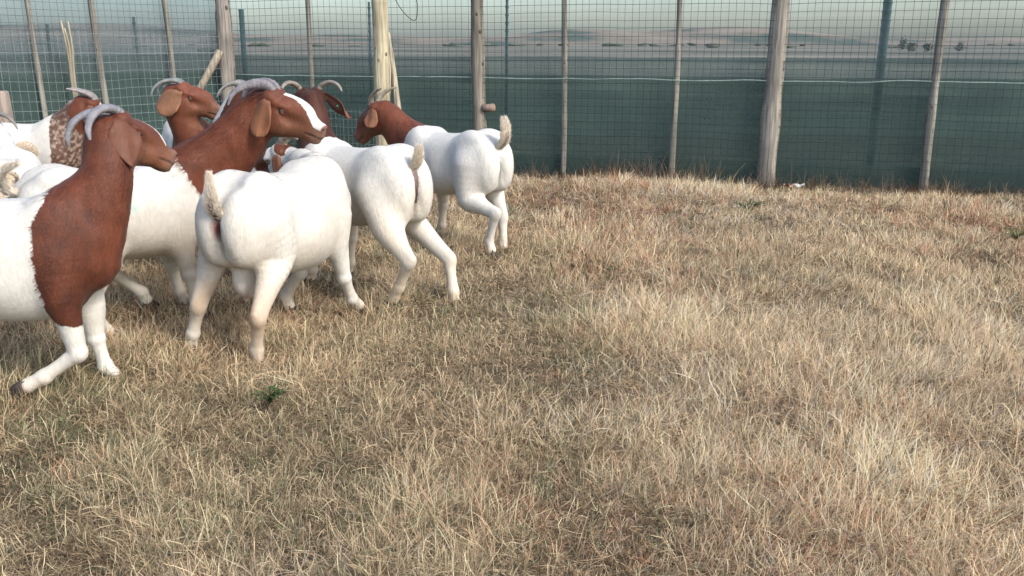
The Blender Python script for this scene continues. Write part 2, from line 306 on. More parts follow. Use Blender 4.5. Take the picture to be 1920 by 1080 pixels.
# low galvanised panel tied in behind the goats
pA = on_line(592, FA, dR)+[0, -.12]; pB = on_line(722, FA, dR)+[0, -.25]
pn = wires('wire_panel', pA, pB, .02, .62, .050, .082, .0017, .0, (.26, .31, .28), fr, seed=30, slack=.002); pn['label'] = 'short pale galvanised wire panel'

# ------------------------------------------------------------------ goats
class Field:
    def __init__(s, lo, hi, h):
        s.lo = np.array(lo, float); s.h = h; s.n = np.ceil((np.array(hi)-s.lo)/h).astype(int)+1
        s.D = np.full(s.n, 1.0, np.float32); s.ax = [s.lo[i]+h*np.arange(s.n[i]) for i in range(3)]
    def put(s, f, lo, hi, k, sub=False):
        m = k+.025; a = np.clip(np.floor((np.array(lo)-m-s.lo)/s.h).astype(int), 0, s.n); b = np.clip(np.ceil((np.array(hi)+m-s.lo)/s.h).astype(int)+1, 0, s.n)
        if (b <= a).any(): return
        X = s.ax[0][a[0]:b[0], None, None]; Y = s.ax[1][None, a[1]:b[1], None]; Z = s.ax[2][None, None, a[2]:b[2]]
        sl = tuple(slice(a[i], b[i]) for i in range(3)); d = f(X, Y, Z); D = s.D[sl]
        if sub: d = -d; h = np.maximum(k-np.abs(D-d), 0)/k; s.D[sl] = np.maximum(D, d)+h*h*k/4
        else: h = np.maximum(k-np.abs(D-d), 0)/k; s.D[sl] = np.minimum(D, d)-h*h*k/4
    def cone(s, a, ra, b, rb, k=.03, sub=False):
        a = np.array(a, float); b = np.array(b, float); ab = b-a; L2 = ab@ab+1e-12
        def f(X, Y, Z):
            t = np.clip(((X-a[0])*ab[0]+(Y-a[1])*ab[1]+(Z-a[2])*ab[2])/L2, 0, 1)
            return np.sqrt((X-a[0]-t*ab[0])**2+(Y-a[1]-t*ab[1])**2+(Z-a[2]-t*ab[2])**2)-(ra+(rb-ra)*t)
        r = max(ra, rb); s.put(f, np.minimum(a, b)-r, np.maximum(a, b)+r, k, sub)
    def chain(s, P, r, k):
        P = np.asarray(P, float); n = 5*(len(P)-1)+1; Q = crv(P, n) if len(P) > 2 else P; Q = .6*Q+.4*np.stack([np.interp(np.linspace(0, 1, n), np.linspace(0, 1, len(P)), P[:, i]) for i in range(3)], 1)
        rr = np.interp(np.linspace(0, 1, n), np.linspace(0, 1, len(P)), r); rr[1:-1] = (rr[:-2]+2*rr[1:-1]+rr[2:])/4
        def f(X, Y, Z):
            o = None
            for a, b, ra, rb in zip(Q[:-1], Q[1:], rr[:-1], rr[1:]):
                ab = b-a; t = np.clip(((X-a[0])*ab[0]+(Y-a[1])*ab[1]+(Z-a[2])*ab[2])/(ab@ab+1e-12), 0, 1)
                d = np.sqrt((X-a[0]-t*ab[0])**2+(Y-a[1]-t*ab[1])**2+(Z-a[2]-t*ab[2])**2)-(ra+(rb-ra)*t); o = d if o is None else np.minimum(o, d)
            return o
        s.put(f, Q.min(0)-rr.max(), Q.max(0)+rr.max(), k)
    def ell(s, c, rad, M=None, k=.03, sub=False):
        c = np.array(c, float); rad = np.array(rad, float); M = np.eye(3) if M is None else M
        def f(X, Y, Z):
            x, y, z = X-c[0], Y-c[1], Z-c[2]
            q = [(M[i, 0]*x+M[i, 1]*y+M[i, 2]*z)/rad[i] for i in range(3)]; r = np.sqrt(q[0]**2+q[1]**2+q[2]**2)
            g = np.sqrt((q[0]/rad[0])**2+(q[1]/rad[1])**2+(q[2]/rad[2])**2)+1e-9
            return r*(r-1)/g
        R_ = rad.max()+k*.8; s.put(f, c-R_, c+R_, k, sub)
    def loft(s, o, M, T, k=.04, p=2.25):
        """T rows: t, top, bottom, half width"""
        T = crv(T, 60); T = T[np.argsort(T[:, 0])]; o = np.array(o, float)
        ext = [[T[0, 0]-.02, T[-1, 0]+.02], [-T[:, 3].max(), T[:, 3].max()], [T[:, 2].min(), T[:, 1].max()]]
        cs = np.array([[x, y, z] for x in ext[0] for y in ext[1] for z in ext[2]])@M+o
        def f(X, Y, Z):
            x, y, z = X-o[0], Y-o[1], Z-o[2]; t, l, u = [M[i, 0]*x+M[i, 1]*y+M[i, 2]*z for i in range(3)]
            tc = np.clip(t, T[0, 0], T[-1, 0]); sh = tc.shape; tf = tc.ravel()
            tp, bt, wd = [np.interp(tf, T[:, 0], T[:, i]).reshape(sh) for i in (1, 2, 3)]
            hh = np.maximum((tp-bt)/2, .004); wd = np.maximum(wd, .004); c = (tp+bt)/2
            d = ((np.abs(l)/wd)**p+(np.abs(u-c)/hh)**p)**(1/p); d = (d-1)*np.minimum(wd, hh)
            ex = np.abs(t-tc); return np.where(ex > 0, np.sqrt(np.maximum(d, 0)**2+ex**2)+np.minimum(d, 0)*0, d)
        s.put(f, cs.min(0)-k*1.6, cs.max(0)+k*1.6, k)
    def mesh(s):
        D = s.D; sg = D < 0; c = np.zeros(s.n-1, np.int8)
        for i in (0, 1):
            for j in (0, 1):
                for k in (0, 1): c += sg[i:s.n[0]-1+i, j:s.n[1]-1+j, k:s.n[2]-1+k]
        idx = np.argwhere((c > 0) & (c < 8)); ids = np.full(s.n-1, -1, np.int32); ids[tuple(idx.T)] = np.arange(len(idx))
        cor = np.array([(i, j, k) for i in (0, 1) for j in (0, 1) for k in (0, 1)]); val = np.stack([D[tuple((idx+q).T)] for q in cor], 1)
        acc = np.zeros((len(idx), 3)); cnt = np.zeros(len(idx))
        for a in range(8):
            for b in range(a+1, 8):
                if np.abs(cor[a]-cor[b]).sum() != 1: continue
                va, vb = val[:, a], val[:, b]; m = (va < 0) != (vb < 0); t = np.where(m, va/np.where(m, va-vb, 1), 0)
                acc += np.where(m[:, None], cor[a]+t[:, None]*(cor[b]-cor[a]), 0); cnt += m
        V = s.lo+s.h*(idx+acc/cnt[:, None]); Q = []
        for ax in range(3):
            o1, o2 = [(1, 2), (2, 0), (0, 1)][ax]
            sl0 = [slice(1, -1)]*3; sl1 = [slice(1, -1)]*3; sl0[ax] = slice(0, -1); sl1[ax] = slice(1, None)
            A, B = sg[tuple(sl0)], sg[tuple(sl1)]; e = np.argwhere(A != B); fl = A[tuple(e.T)]
            e = e+1; e[:, ax] -= 1; u1 = np.zeros(3, int); u1[o1] = 1; u2 = np.zeros(3, int); u2[o2] = 1
            q = np.stack([ids[tuple((e-u1-u2).T)], ids[tuple((e-u2).T)], ids[tuple(e.T)], ids[tuple((e-u1).T)]], 1)
            q[~fl] = q[~fl][:, ::-1]; Q.append(q)
        return V, np.concatenate(Q)
def frame(fwd, roll=0.):
    f = np.array(fwd, float); f /= np.linalg.norm(f); l = np.cross([0, 0, 1.], f); l /= np.linalg.norm(l); u = np.cross(f, l)
    c, s_ = math.cos(roll), math.sin(roll); return np.array([f, c*l+s_*u, c*u-s_*l])
def in_poly(x, z, poly):
    r = np.zeros(len(x), bool); n = len(poly)
    for i in range(n):
        (x1, z1), (x2, z2) = poly[i], poly[(i+1) % n]; m = (z1 > z) != (z2 > z); r ^= m & (x < (x2-x1)*(z-z1)/((z2-z1) or 1e-9)+x1)
    return r
WHITE = np.array([.505, .49, .445]); CRM = np.array([.50, .39, .26]); BRN = np.array([.090, .026, .012]); TAN = np.array([.140, .058, .029])
TORSO = [(-.435, .60, .53, .03), (-.42, .655, .44, .085), (-.36, .705, .39, .128), (-.26, .735, .37, .150), (-.13, .722, .345, .165), (0., .71, .325, .178), (.12, .712, .32, .168), (.23, .735, .34, .145), (.31, .715, .38, .120), (.37, .65, .42, .085), (.40, .58, .47, .035)]
HEAD = [(-.075, .030, -.035, .03), (-.05, .060, -.062, .054), (-.01, .082, -.088, .066), (.04, .092, -.098, .068), (.08, .090, -.092, .061), (.125, .080, -.076, .047), (.165, .064, -.066, .040), (.20, .048, -.062, .038), (.23, .032, -.054, .034), (.25, .012, -.040, .024), (.258, -.005, -.028, .012)]
def make_goat(name, label, O, yaw, head, legs, torso=None, scale=1., coat=None, neck=None, tail=None, horns=True, ears=('hang', 'hang'), vox=.006, extras=None, nbx=.22, fur=26000, tagc=None, seed=0, eye=True, neckr=1., hscale=1., earlab=None, headcol=BRN, hornk=None, group='boer goats crowding together in the paddock', mane=.0):
    O = np.array([O[0], O[1], 0.]); yw = R(yaw); cy, sy = math.cos(yw), math.sin(yw); Mw = np.array([[cy, sy, 0], [-sy, cy, 0], [0, 0, 1.]])  # world->local rows
    root = empty('goat', tuple(O), yw); tag(root, label, 'goat', group)
    def loc(p): return Mw@(np.asarray(p, float)-O)
    def L(px, py, ax, v):
        o = loc(CC); d = Mw@ray(px, py); return o+d*((v-o[ax])/d[ax])
    def J(q):
        return L(q[1], q[2], int(q[0]), q[3]) if len(q) == 4 else np.array(q, float)
    s = scale; g = np.random.default_rng(100+seed)
    Tt = np.array(torso if torso is not None else TORSO, float)*s
    # head frame
    Hc = loc(at_y(*head['at'])); hy = R(head['yaw'])-yw; hp = R(head['pitch']); HM = frame((math.cos(hy)*math.cos(hp), math.sin(hy)*math.cos(hp), -math.sin(hp)), R(head.get('roll', 0)))
    hs = s*hscale
    def Hp(t, l, u): return Hc+(np.array([t, l, u])*hs)@HM
    def lean_pt(q): return np.array(q)*s
    JL = {}
    for k_, pts in legs.items(): JL[k_] = [J(q) for q in pts]
    allp = [Hc+np.array([.32, .32, .2])*hs, Hc-np.array([.32, .32, .2])*hs, (-.52*s, -.24*s, 0), (.48*s, .24*s, .8*s)]+[p for v in JL.values() for p in v]
    allp = np.array(allp); F_ = Field(allp.min(0)-.06, allp.max(0)+.06, vox)
    F_.loft((0, 0, 0), np.eye(3), Tt, .05)
    # haunches, shoulders, rump muscles
    for sd in (1, -1):
        F_.ell((-.27*s, .080*s*sd, .56*s), (.145*s, .076*s, .185*s), k=.06); F_.ell((.22*s, .088*s*sd, .53*s), (.105*s, .062*s, .19*s), k=.06)
        F_.ell((-.385*s, .062*s*sd, .53*s), (.075*s, .062*s, .14*s), k=.05)
    for sd in (1, -1):
        F_.ell((-.12*s, .235*s*sd, .60*s), (.085*s, .055*s, .115*s), k=.07, sub=True); F_.ell((-.31*s, .095*s*sd, .700*s), (.045*s, .022*s, .020*s), k=.04)
    F_.ell((-.455*s, 0, .44*s), (.055*s, .010*s, .15*s), k=.025, sub=True)
    # neck: crest and throat
    nb = lean_pt((nbx, 0, .62)); nt_ = Hp(-.045, 0, .015); cb = lean_pt((.31, 0, .49)); ct = Hp(-.015, 0, -.045)
    if neck is None: mid1 = (nb+nt_)/2+np.array([.0, 0, -.012]); mid2 = (cb+ct)/2+np.array([.015, 0, -.01])
    else: mid1, mid2 = J(neck[0]), J(neck[1])
    NR = neckr*s
    c1 = crv([nb, mid1, nt_], 7); c2 = crv([cb, mid2, ct], 7); r1 = np.interp(np.linspace(0, 1, 7), [0, .5, 1], [.110, .066, .056])*NR; r2 = np.interp(np.linspace(0, 1, 7), [0, .5, 1], [.115, .068, .052])*NR
    for i in range(6):
        F_.cone(c1[i], r1[i], c1[i+1], r1[i+1], .05); F_.cone(c2[i], r2[i], c2[i+1], r2[i+1], .05)
        F_.cone((c1[i]+c2[i])/2, min(r1[i], r2[i])*.95, (c1[i+1]+c2[i+1])/2, min(r1[i+1], r2[i+1])*.95, .04)
    # legs
    hooves = []
    for k_, P in JL.items():
        front = k_[0] == 'F'; q = s; P0, P1, P2, P3, P4 = P
        if front: seq = [(P0, .080), (P1, .056), (P1+(P2-P1)*.5, .0425), (P1+(P2-P1)*.85, .0335), (P2, .0365), (P2+(P3-P2)*.18, .0295), (P2+(P3-P2)*.5, .0245), (P2+(P3-P2)*.82, .0255), (P3, .0315), (P3+(P4-P3)*.45, .0255), (P4, .0285)]
        else: seq = [(P0, .100), (P1, .076), (P1+(P2-P1)*.5, .0490), (P1+(P2-P1)*.82, .0355), (P2, .0350), (P2+(P3-P2)*.18, .0300), (P2+(P3-P2)*.5, .0245), (P2+(P3-P2)*.82, .0255), (P3, .0310), (P3+(P4-P3)*.45, .0255), (P4, .0285)]
        F_.chain([x_ for x_, _ in seq], [r_*q for _, r_ in seq], .045)
        if not front:   # point of the hock and its tendon
            ax_ = (P2-P3)/np.linalg.norm(P2-P3); bk = P2+ax_*.014+np.array([-.021, 0, .006])*q; F_.chain([P2-ax_*.03, bk, P1+(P2-P1)*.45+np.array([-.024, 0, 0])*q], [.014*q, .0175*q, .024*q], .022)
        hooves.append((P3, P4))
    # head
    F_.loft(Hc, HM, np.array(HEAD)*hs, .035, 2.35)
    E3 = lambda t, l, u, a, b, c, k=.015, sub=False: F_.ell(Hp(t, l, u), np.array([a, b, c])*hs, HM, k, sub)
    for sd in (1, -1):
        E3(.055, .054*sd, .046, .034, .016, .015, .018)            # brow
        E3(.045, .046*sd, -.035, .055, .022, .045, .03)           # cheek
        E3(.066, .073*sd, .026, .020, .012, .013, .008, True)      # socket
        E3(.120, .056*sd, .004, .042, .014, .018, .025, True)      # hollow before the eye
        E3(.236, .020*sd, .012, .022, .016, .017, .012)           # nostril wing
        E3(.249, .021*sd, .010, .009, .006, .0055, .006, True)      # nostril
        E3(.225, .036*sd, -.030, .045, .008, .0035, .005, True)    # mouth
        E3(-.005, .055*sd, .062, .028, .026, .024, .03)              # ear root
        E3(.005, .030*sd, .085, .030, .024, .022, .02)              # horn root
    E3(.215, 0, -.050, .035, .024, .018, .015)
    E3(.10, 0, .052, .085, .030, .040, .03)                       # roman nose
    if extras: extras(F_, s, J)
    V, Q = F_.mesh()
    # colours
    Vh = (V-Hc)@HM.T/hs
    def colour(P, hc, fine=True):
        c = np.tile(WHITE, (len(P), 1)); n1 = fnoise(P, 16, seed); n2 = fnoise(P, 5, seed+1)
        c = c*(1-.04*np.clip(n2, 0, 1)[:, None])
        cr = np.clip(n2*.5+.2, 0, 1)*(np.clip((.60-P[:, 2])/.4, 0, .7)+np.clip((-.30-P[:, 0])*2.5, 0, .3)+.08)+np.clip(.22-P[:, 2], 0, .2)*1.6
        c += (CRM-c)*np.clip(cr, 0, .75)[:, None]
        if coat: c = coat(c, P, hc, n1, n2, L, seed)
        dk = np.clip(1-np.linalg.norm((hc-[.249, 0, .010])*[1, 1.0, 1], axis=1)/.020, 0, 1)*0
        for sd in (1, -1):
            d = np.linalg.norm((hc-[.251, .021*sd, .010])*[1, 1, 1.3], axis=1); dk = np.maximum(dk, np.clip(1.6-d/.008, 0, 1))
            d = np.abs(hc[:, 2]+.030)/.004; m = (hc[:, 0] > .178) & (np.abs(hc[:, 1]) < .06) & (hc[:, 0] < .27); dk = np.where(m, np.maximum(dk, np.clip(1.5-d, 0, 1)*.75), dk)
            d = np.linalg.norm((hc-[.066, .066*sd, .026])*[.75, .4, 1.2], axis=1); dk = np.maximum(dk, np.clip(1.6-d/.011, 0, 1)*.75)
        c = c*(1-dk[:, None])+np.array([.03, .016, .012])*dk[:, None]
        return c
    C_ = colour(V, Vh)
    # short coat hairs as slim triangles rooted on the skin
    if fur:
        A = V[Q]; n = np.cross(A[:, 2]-A[:, 0], A[:, 3]-A[:, 1]); ar = np.linalg.norm(n, axis=1)+1e-12; n /= ar[:, None]
        fi = g.choice(len(Q), fur, p=ar/ar.sum()); u, v = g.random((2, fur, 1)); a = A[fi]; Pp = (a[:, 0]*(1-u)+a[:, 1]*u)*(1-v)+(a[:, 3]*(1-u)+a[:, 2]*u)*v; N = n[fi]
        hc = (Pp-Hc)@HM.T/hs; onhead = (hc[:, 0] > -.02) & (np.linalg.norm(hc[:, 1:], axis=1) < .14) & (hc[:, 0] < .28)
        cc_ = colour(Pp, hc); fd = np.where(onhead[:, None], -HM[0], np.array([-1., 0, -.7])); ndir = -(nt_-nb)/np.linalg.norm(nt_-nb)
        nl = np.linalg.norm(nt_-nb); tt = (Pp-nb)@(-ndir); onneck = (tt > .02) & (tt < nl+.08) & ~onhead & (np.linalg.norm(Pp-nb+tt[:, None]*ndir, axis=1) < .15*s); fd[onneck] = ndir+np.array([-.35, 0, -.2]); leg = Pp[:, 2] < .34*s; fd[leg] = (-.25, 0, -1)
        fd = fd+g.normal(size=(fur, 3))*.22; fd -= (fd*N).sum(1)[:, None]*N; fd /= np.linalg.norm(fd, axis=1)[:, None]
        Ln = g.uniform(.010, .021, fur)*np.where(onhead, .42, 1)*np.where(leg, .6, 1)
        if mane: cres = np.clip(((Pp-nt_)@np.array([0, 0, 1.])+.25)*0+((N@HM[2]) > .0)*onneck, 0, 1); cres = onneck & (N@(np.cross(ndir, [0, 1, 0])*np.sign(np.cross(ndir, [0, 1, 0])[2])) > .35); Ln = np.where(cres, Ln*(1+mane), Ln)
        sidev = np.cross(fd, N)*(.0011*g.uniform(.7, 1.4, fur))[:, None]; b0 = Pp-N*.001
        tip = Pp+fd*Ln[:, None]+N*(Ln*g.uniform(.06, .26, fur)*np.where(cc_[:, 0] > .3, .40, 1))[:, None]; cj = cc_*np.where((cc_[:, :1] > .3), g.uniform(.92, 1.10, (fur, 1)), g.uniform(.72, 1.5, (fur, 1)))
        HV = np.stack([b0-sidev, b0+sidev, tip], 1).reshape(-1, 3); HC = np.repeat(cj, 3, 0); T3 = np.arange(3*fur).reshape(-1, 3)+len(V)
        body = mesh_np('body', np.vstack([V, HV]), [Q, T3], M_coat, root, np.vstack([C_, HC]))
    else: body = mesh_np('body', V, [Q], M_coat, root, C_)
    # eyes
    if eye:
        for sd in (1, -1):
            c = Hp(.066, .0565*sd, .026); th, ph = np.meshgrid(np.linspace(0, math.pi, 13), np.linspace(0, 2*math.pi, 20, endpoint=False), indexing='ij')
            q = np.stack([np.sin(th)*np.cos(ph), np.cos(th)*sd, np.sin(th)*np.sin(ph)], -1).reshape(-1, 3); rim = np.hypot(q[:, 0], q[:, 2])
            col = np.where((rim < .62)[:, None], np.array([.13, .075, .028]), np.array([.10, .06, .04])); col = np.where(((np.abs(q[:, 2]) < .2) & (np.abs(q[:, 0]) < .5))[:, None], np.array([.01, .01, .01]), col)
            i = np.arange(12)[:, None]*20; j = np.arange(20)[None]; k = (j+1) % 20; f = np.stack([i+j, i+k, i+20+k, i+20+j], -1).reshape(-1, 4)
            mesh_np('eye', c+(q*.0125*hs)@HM, [f], M_eye, root, col)
            mb = MB()                                               # eyelids: upper and lower rims
            for vv, r_ in ((1, .0042), (-1, .003)):
                a_ = np.linspace(0, math.pi, 14); pts = [Hp(.066+.0165*math.cos(x), (.0655-.005*abs(math.cos(x)))*sd, .026+vv*.0092*math.sin(x)) for x in a_]
                mb.tube(pts, np.array([r_*hs*(.5+.6*math.sin(x)) for x in a_]), 6, headcol*.75)
            mb.build('eyelid', M_coat, root)
    # horns
    if horns:
        hk = hornk or {}
        for sd in (1, -1):
            base = hk.get('pts') or [(.005, .028, .078), (-.030, .036, .100), (-.080, .050, .092), (-.125, .064, .060), (-.150, .076, .015), (-.152, .084, -.030)]
            n = 80; P = crv([Hp(a_, b_*sd*hk.get('spread', 1.), c_) for a_, b_, c_ in base], n); t = np.linspace(0, 1, n)
            rad = (.0235*(1-t)**.7+.003)*hs*hk.get('r', 1.)*(1+.05*np.sin(t*95)*(1-t)+.03*np.sin(t*23)); cl = np.array(hk.get('col', (.20, .185, .165)))*.85*(1-.30*(1-t[:, None]))*(1+.10*np.sin(t*31+seed))[:, None]
            mb = MB(); mb.tube(P, rad, 12, cl, flat=.72); mb.build('horn', M_horn, root)
    # ears
    for sd, mode in zip((1, -1), ears):
        if not mode: continue
        m = dict(L=.150, w=.043, out=.35, fwd=.0, back=.10, tw=0.)
        if isinstance(mode, dict): m.update(mode)
        b = Hp(-.008, .060*sd, .060); dn = np.array([0, 0, -1.]); lat = HM[1]*sd; back = -HM[0]*np.array([1, 1, 0])
        back = back/np.linalg.norm(back); ns, nw = 20, 11; ss = np.linspace(0, 1, ns); base = m.get('dir')
        d0 = lat*.9+back*.2; d1 = dn*1.0+lat*m['out']+back*m['back']
        if base is not None: d1 = base[0]*HM[0]+base[1]*sd*HM[1]+base[2]*HM[2]
        P = [b]; st = m['L']*hs/(ns-1)
        for x in ss[1:]:
            w_ = np.clip(x*4.0, 0, 1); d = d0*(1-w_)+d1*w_+np.array(m.get('end', (0, 0, 0)))*x**2; P.append(P[-1]+d/np.linalg.norm(d)*st)
        P = np.array(P); T = np.gradient(P, axis=0); T /= np.linalg.norm(T, axis=1)[:, None]
        wv = back*math.cos(m['tw'])+lat*math.sin(m['tw']) if 'wd' not in m else np.array(m['wd'])@HM; wv = wv-T*(T@wv)[:, None]; wv /= np.linalg.norm(wv, axis=1)[:, None]; nv = np.cross(T, wv)*-sd
        if (nv[ns//2]@lat) < 0: nv = -nv
        wid = m['w']*hs*(np.interp(ss, [0, .12, .35, .62, .85, .95, 1], m.get('prof', [.36, .46, .84, 1.0, .80, .52, .12]))); uu = np.linspace(-1, 1, nw)
        G = P[:, None]+wv[:, None]*(wid[:, None]*uu[None])[..., None]-nv[:, None]*((uu**2)[None]*wid[:, None]*.42)[..., None]+nv[:, None]*(.007*np.sin(ss*7+seed)[:, None]*uu[None])[..., None]+nv[:, None]*(np.clip(-uu-.35, 0, 1)[None]**1.2*wid[:, None]*.9*np.sin(ss*2.8)[:, None])[..., None]+nv[:, None]*(.0025*np.exp(-((uu-.15)/.2)**2)[None]*np.ones((ns, 1)))[..., None]
        th = .0035*hs*(1-.5*uu**2)[None, :, None]; top, bot = (G+nv[:, None]*th).reshape(-1, 3), (G-nv[:, None]*th).reshape(-1, 3)
        i = (np.arange(ns-1)[:, None]*nw+np.arange(nw-1)[None]).ravel(); f1 = np.stack([i, i+1, i+nw+1, i+nw], -1); N_ = ns*nw; f2 = f1[:, ::-1]+N_
        rimv = list(range(nw))+[r_*nw+nw-1 for r_ in range(1, ns)]+[(ns-1)*nw+c_ for c_ in range(nw-2, -1, -1)]+[r_*nw for r_ in range(ns-2, 0, -1)]
        rimv = np.array(rimv); rn = np.roll(rimv, -1); f3 = np.stack([rn, rimv, rimv+N_, rn+N_], -1)
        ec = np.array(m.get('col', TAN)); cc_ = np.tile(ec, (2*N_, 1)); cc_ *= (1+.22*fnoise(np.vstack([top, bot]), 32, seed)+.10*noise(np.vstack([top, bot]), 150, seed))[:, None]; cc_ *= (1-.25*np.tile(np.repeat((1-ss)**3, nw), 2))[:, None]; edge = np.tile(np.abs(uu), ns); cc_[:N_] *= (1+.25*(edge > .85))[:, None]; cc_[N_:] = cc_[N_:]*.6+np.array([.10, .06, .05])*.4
        e_ = mesh_np('ear', np.vstack([top, bot]), [f1, f2, f3], M_coat, root, cc_)
        if m.get('tag'):
            ti = int(ns*m.get('tagpos', .55)); cpt = P[ti]+nv[ti]*.008; mb = MB(); a1 = wv[ti]*.016; a2 = T[ti]*.020; hh = nv[ti]*.002
            for o_ in (hh, -hh):
                pass
            Vt = [cpt+a1*x+a2*y+hh*z for z in (-1, 1) for x, y in ((-.5, -1), (.5, -1), (1, -.2), (1, 1), (-1, 1), (-1, -.2))]
            mb.add(Vt, [(0, 1, 2, 5), (5, 2, 3, 4), (7, 6, 11, 8), (8, 11, 10, 9), (0, 6, 7, 1), (1, 7, 8, 2), (2, 8, 9, 3), (3, 9, 10, 4), (4, 10, 11, 5), (5, 11, 6, 0)], m['tag'])
            mb.tube([cpt-nv[ti]*.016, cpt+nv[ti]*.006], .005, 8, m['tag']); mb.build('ear_tag', M_tag, e_, smooth=False)
    # tail
    if tail:
        tb = J(tail['base']); pts = crv([tb]+[J(q) if len(q) == 4 else tb+np.array(q)*s for q in tail['pts']], 16); t = np.linspace(0, 1, 16); T = np.gradient(pts, axis=0); T /= np.linalg.norm(T, axis=1)[:, None]
        r_ = np.interp(t, [0, .25, .6, .9, 1], tail.get('prof', [.030, .036, .032, .016, .003]))*s*tail.get('r', 1.); mb = MB(); yv = np.array(tail.get('wide', (0, 1., 0)))
        yy = yv-T*(T@yv)[:, None]; yy /= np.linalg.norm(yy, axis=1)[:, None]; zz = np.cross(T, yy); zz *= np.where((zz@np.array(tail.get('under', (-1, 0, 0)))) < 0, -1, 1)[:, None]
        nn = 14; th = np.linspace(0, 2*math.pi, nn, endpoint=False); cc0 = np.array(tail.get('col', CRM*.40+WHITE*.65))
        Vt = (pts[:, None]+yy[:, None]*(r_[:, None]*np.cos(th))[..., None]+zz[:, None]*(r_[:, None]*.45*np.sin(th))[..., None]).reshape(-1, 3)
        dark = (np.sin(th)[None] > .6) & (np.abs(np.cos(th))[None] < .6) & (t[:, None] < tail.get('dark', .6)); ct_ = np.where(dark.ravel()[:, None], np.array([.11, .055, .05]), cc0)
        i = np.arange(15)[:, None]*nn; j = np.arange(nn)[None]; k = (j+1) % nn; f = np.stack([i+j, i+k, i+nn+k, i+nn+j], -1).reshape(-1, 4); nf = int(1.8*tail.get('hair', 1500))
        ii = g.integers(0, 15, nf); jj = g.integers(0, nn, nf); tf = g.random(nf)*14.99; ii = tf.astype(int); fr_ = (tf-ii)[:, None]; ta = th[jj]+g.uniform(-.25, .25, nf); i2 = np.minimum(ii+1, 15); rp = pts[ii]*(1-fr_)+pts[i2]*fr_+yy[ii]*(r_[ii]*np.cos(ta))[:, None]*.9+zz[ii]*(r_[ii]*.4*np.sin(ta))[:, None]
        hd = T[ii]*1.0+yy[ii]*(np.cos(th[jj])*.35)[:, None]+zz[ii]*(np.sin(th[jj])*.3)[:, None]+g.normal(size=(nf, 3))*.16+np.array(tail.get('droop', (0, 0, 0))); hd /= np.linalg.norm(hd, axis=1)[:, None]; hl = g.uniform(.014, .036, nf)*s*tail.get('hl', 1.)
        sv = np.cross(hd, g.normal(size=(nf, 3))); sv /= np.linalg.norm(sv, axis=1)[:, None]; sv *= .0010; hcol = np.where((g.random(nf) < .25)[:, None], ct_[ii*nn+jj], cc0)*g.uniform(.9, 1.25, (nf, 1)); hcol = np.clip(hcol*1.25, 0, .85)
        HV = np.stack([rp-sv, rp+sv, rp+hd*hl[:, None]], 1).reshape(-1, 3)
        mesh_np('tail', np.vstack([Vt, HV]), [f, np.arange(3*nf).reshape(-1, 3)+len(Vt)], M_coat, root, np.vstack([ct_, np.repeat(hcol, 3, 0)]))
    # cloven hooves
    for (P3, P4), k_ in zip(hooves, JL):
        d = P4-P3; d /= np.linalg.norm(d); fwd = np.array([1., 0, 0])-d*d[0]; fwd /= np.linalg.norm(fwd); lat = np.cross(d, fwd); mb = MB(); hcl = (.055, .042, .036)
        for c_ in (1, -1):
            ring = []
            for lv, (dd, f0, f1, wd) in enumerate(((-.004, -.024, .022, .022), (.018, -.026, .030, .024), (.054, -.026, .046, .026))):
                ce = P4+d*dd*s; a = [ce+fwd*f0*s+lat*c_*.003*s, ce+fwd*f0*s+lat*c_*wd*.8*s, ce+fwd*(f0*.0)*s+lat*c_*(wd+.003)*s, ce+fwd*f1*.75*s+lat*c_*wd*.75*s, ce+fwd*f1*s+lat*c_*.006*s, ce+fwd*f1*.6*s+lat*c_*.003*s]; ring += a
            f = [(l*6+i, l*6+(i+1) % 6, (l+1)*6+(i+1) % 6, (l+1)*6+i) for l in range(2) for i in range(6)]+[(12, 13, 14, 15), (12, 15, 16, 17), (3, 2, 1, 0), (5, 4, 3, 0)]
            mb.add(ring, f, hcl)
        mb.build('hoof', M_hoof, root, smooth=False)
    return root
def poly_coat(polyf, hcol=BRN, blaze=None, extra=None, edge=.012, headall=True):
    """brown inside a side-view outline (local x,z); optional white blaze on the face"""
    def f(c, P, hc, n1, n2, L, seed):
        poly = polyf(L) if polyf else None; br = np.zeros(len(P), bool)
        if poly is not None:
            nn = noise(P, 30, seed+2)*edge*.7+noise(P, 110, seed)*edge*.45; br |= in_poly(P[:, 0]+nn, P[:, 2]+nn*.7, poly)
        if headall: br |= (hc[:, 0] > -.10) & (np.linalg.norm(hc[:, 1:], axis=1) < .15) & (hc[:, 0] < .3)
        h = hcol*(1+.26*n2+.24*n1+.16*noise(P*[1, 1, .4], 110, seed))[:, None]; up_ = np.clip((hc[:, 0]-.02)/.1, 0, 1)*np.clip((-hc[:, 2]+.06)/.1, 0, 1)*(hc[:, 0] < .3)*(np.linalg.norm(hc[:, 1:], axis=1) < .15)
        h = h+(TAN*1.05-h)*(up_*.65)[:, None]; mz = np.clip((hc[:, 0]-.19)/.05, 0, 1)*(hc[:, 0] < .3)*(np.linalg.norm(hc[:, 1:], axis=1) < .12); h = h+(np.array([.17, .10, .075])-h)*(mz*.6)[:, None]
        c = np.where(br[:, None], h, c)
        if blaze:
            w0, t0, t1, wgt = blaze; bw = w0*(1+.5*np.clip((hc[:, 0]-.1)/.12, 0, 1))*(1+.12*n1)
            m = (np.abs(hc[:, 1]) < bw) & (hc[:, 0] > t0+.01*n1) & (hc[:, 0] < t1) & (hc[:, 2] > .0+np.interp(hc[:, 0], [0, .12, .25], [.06, .045, .0])*.5); c = np.where(m[:, None], WHITE*wgt, c)
        if extra: c = extra(c, P, hc, n1, n2, L, seed)
        return c
    return f
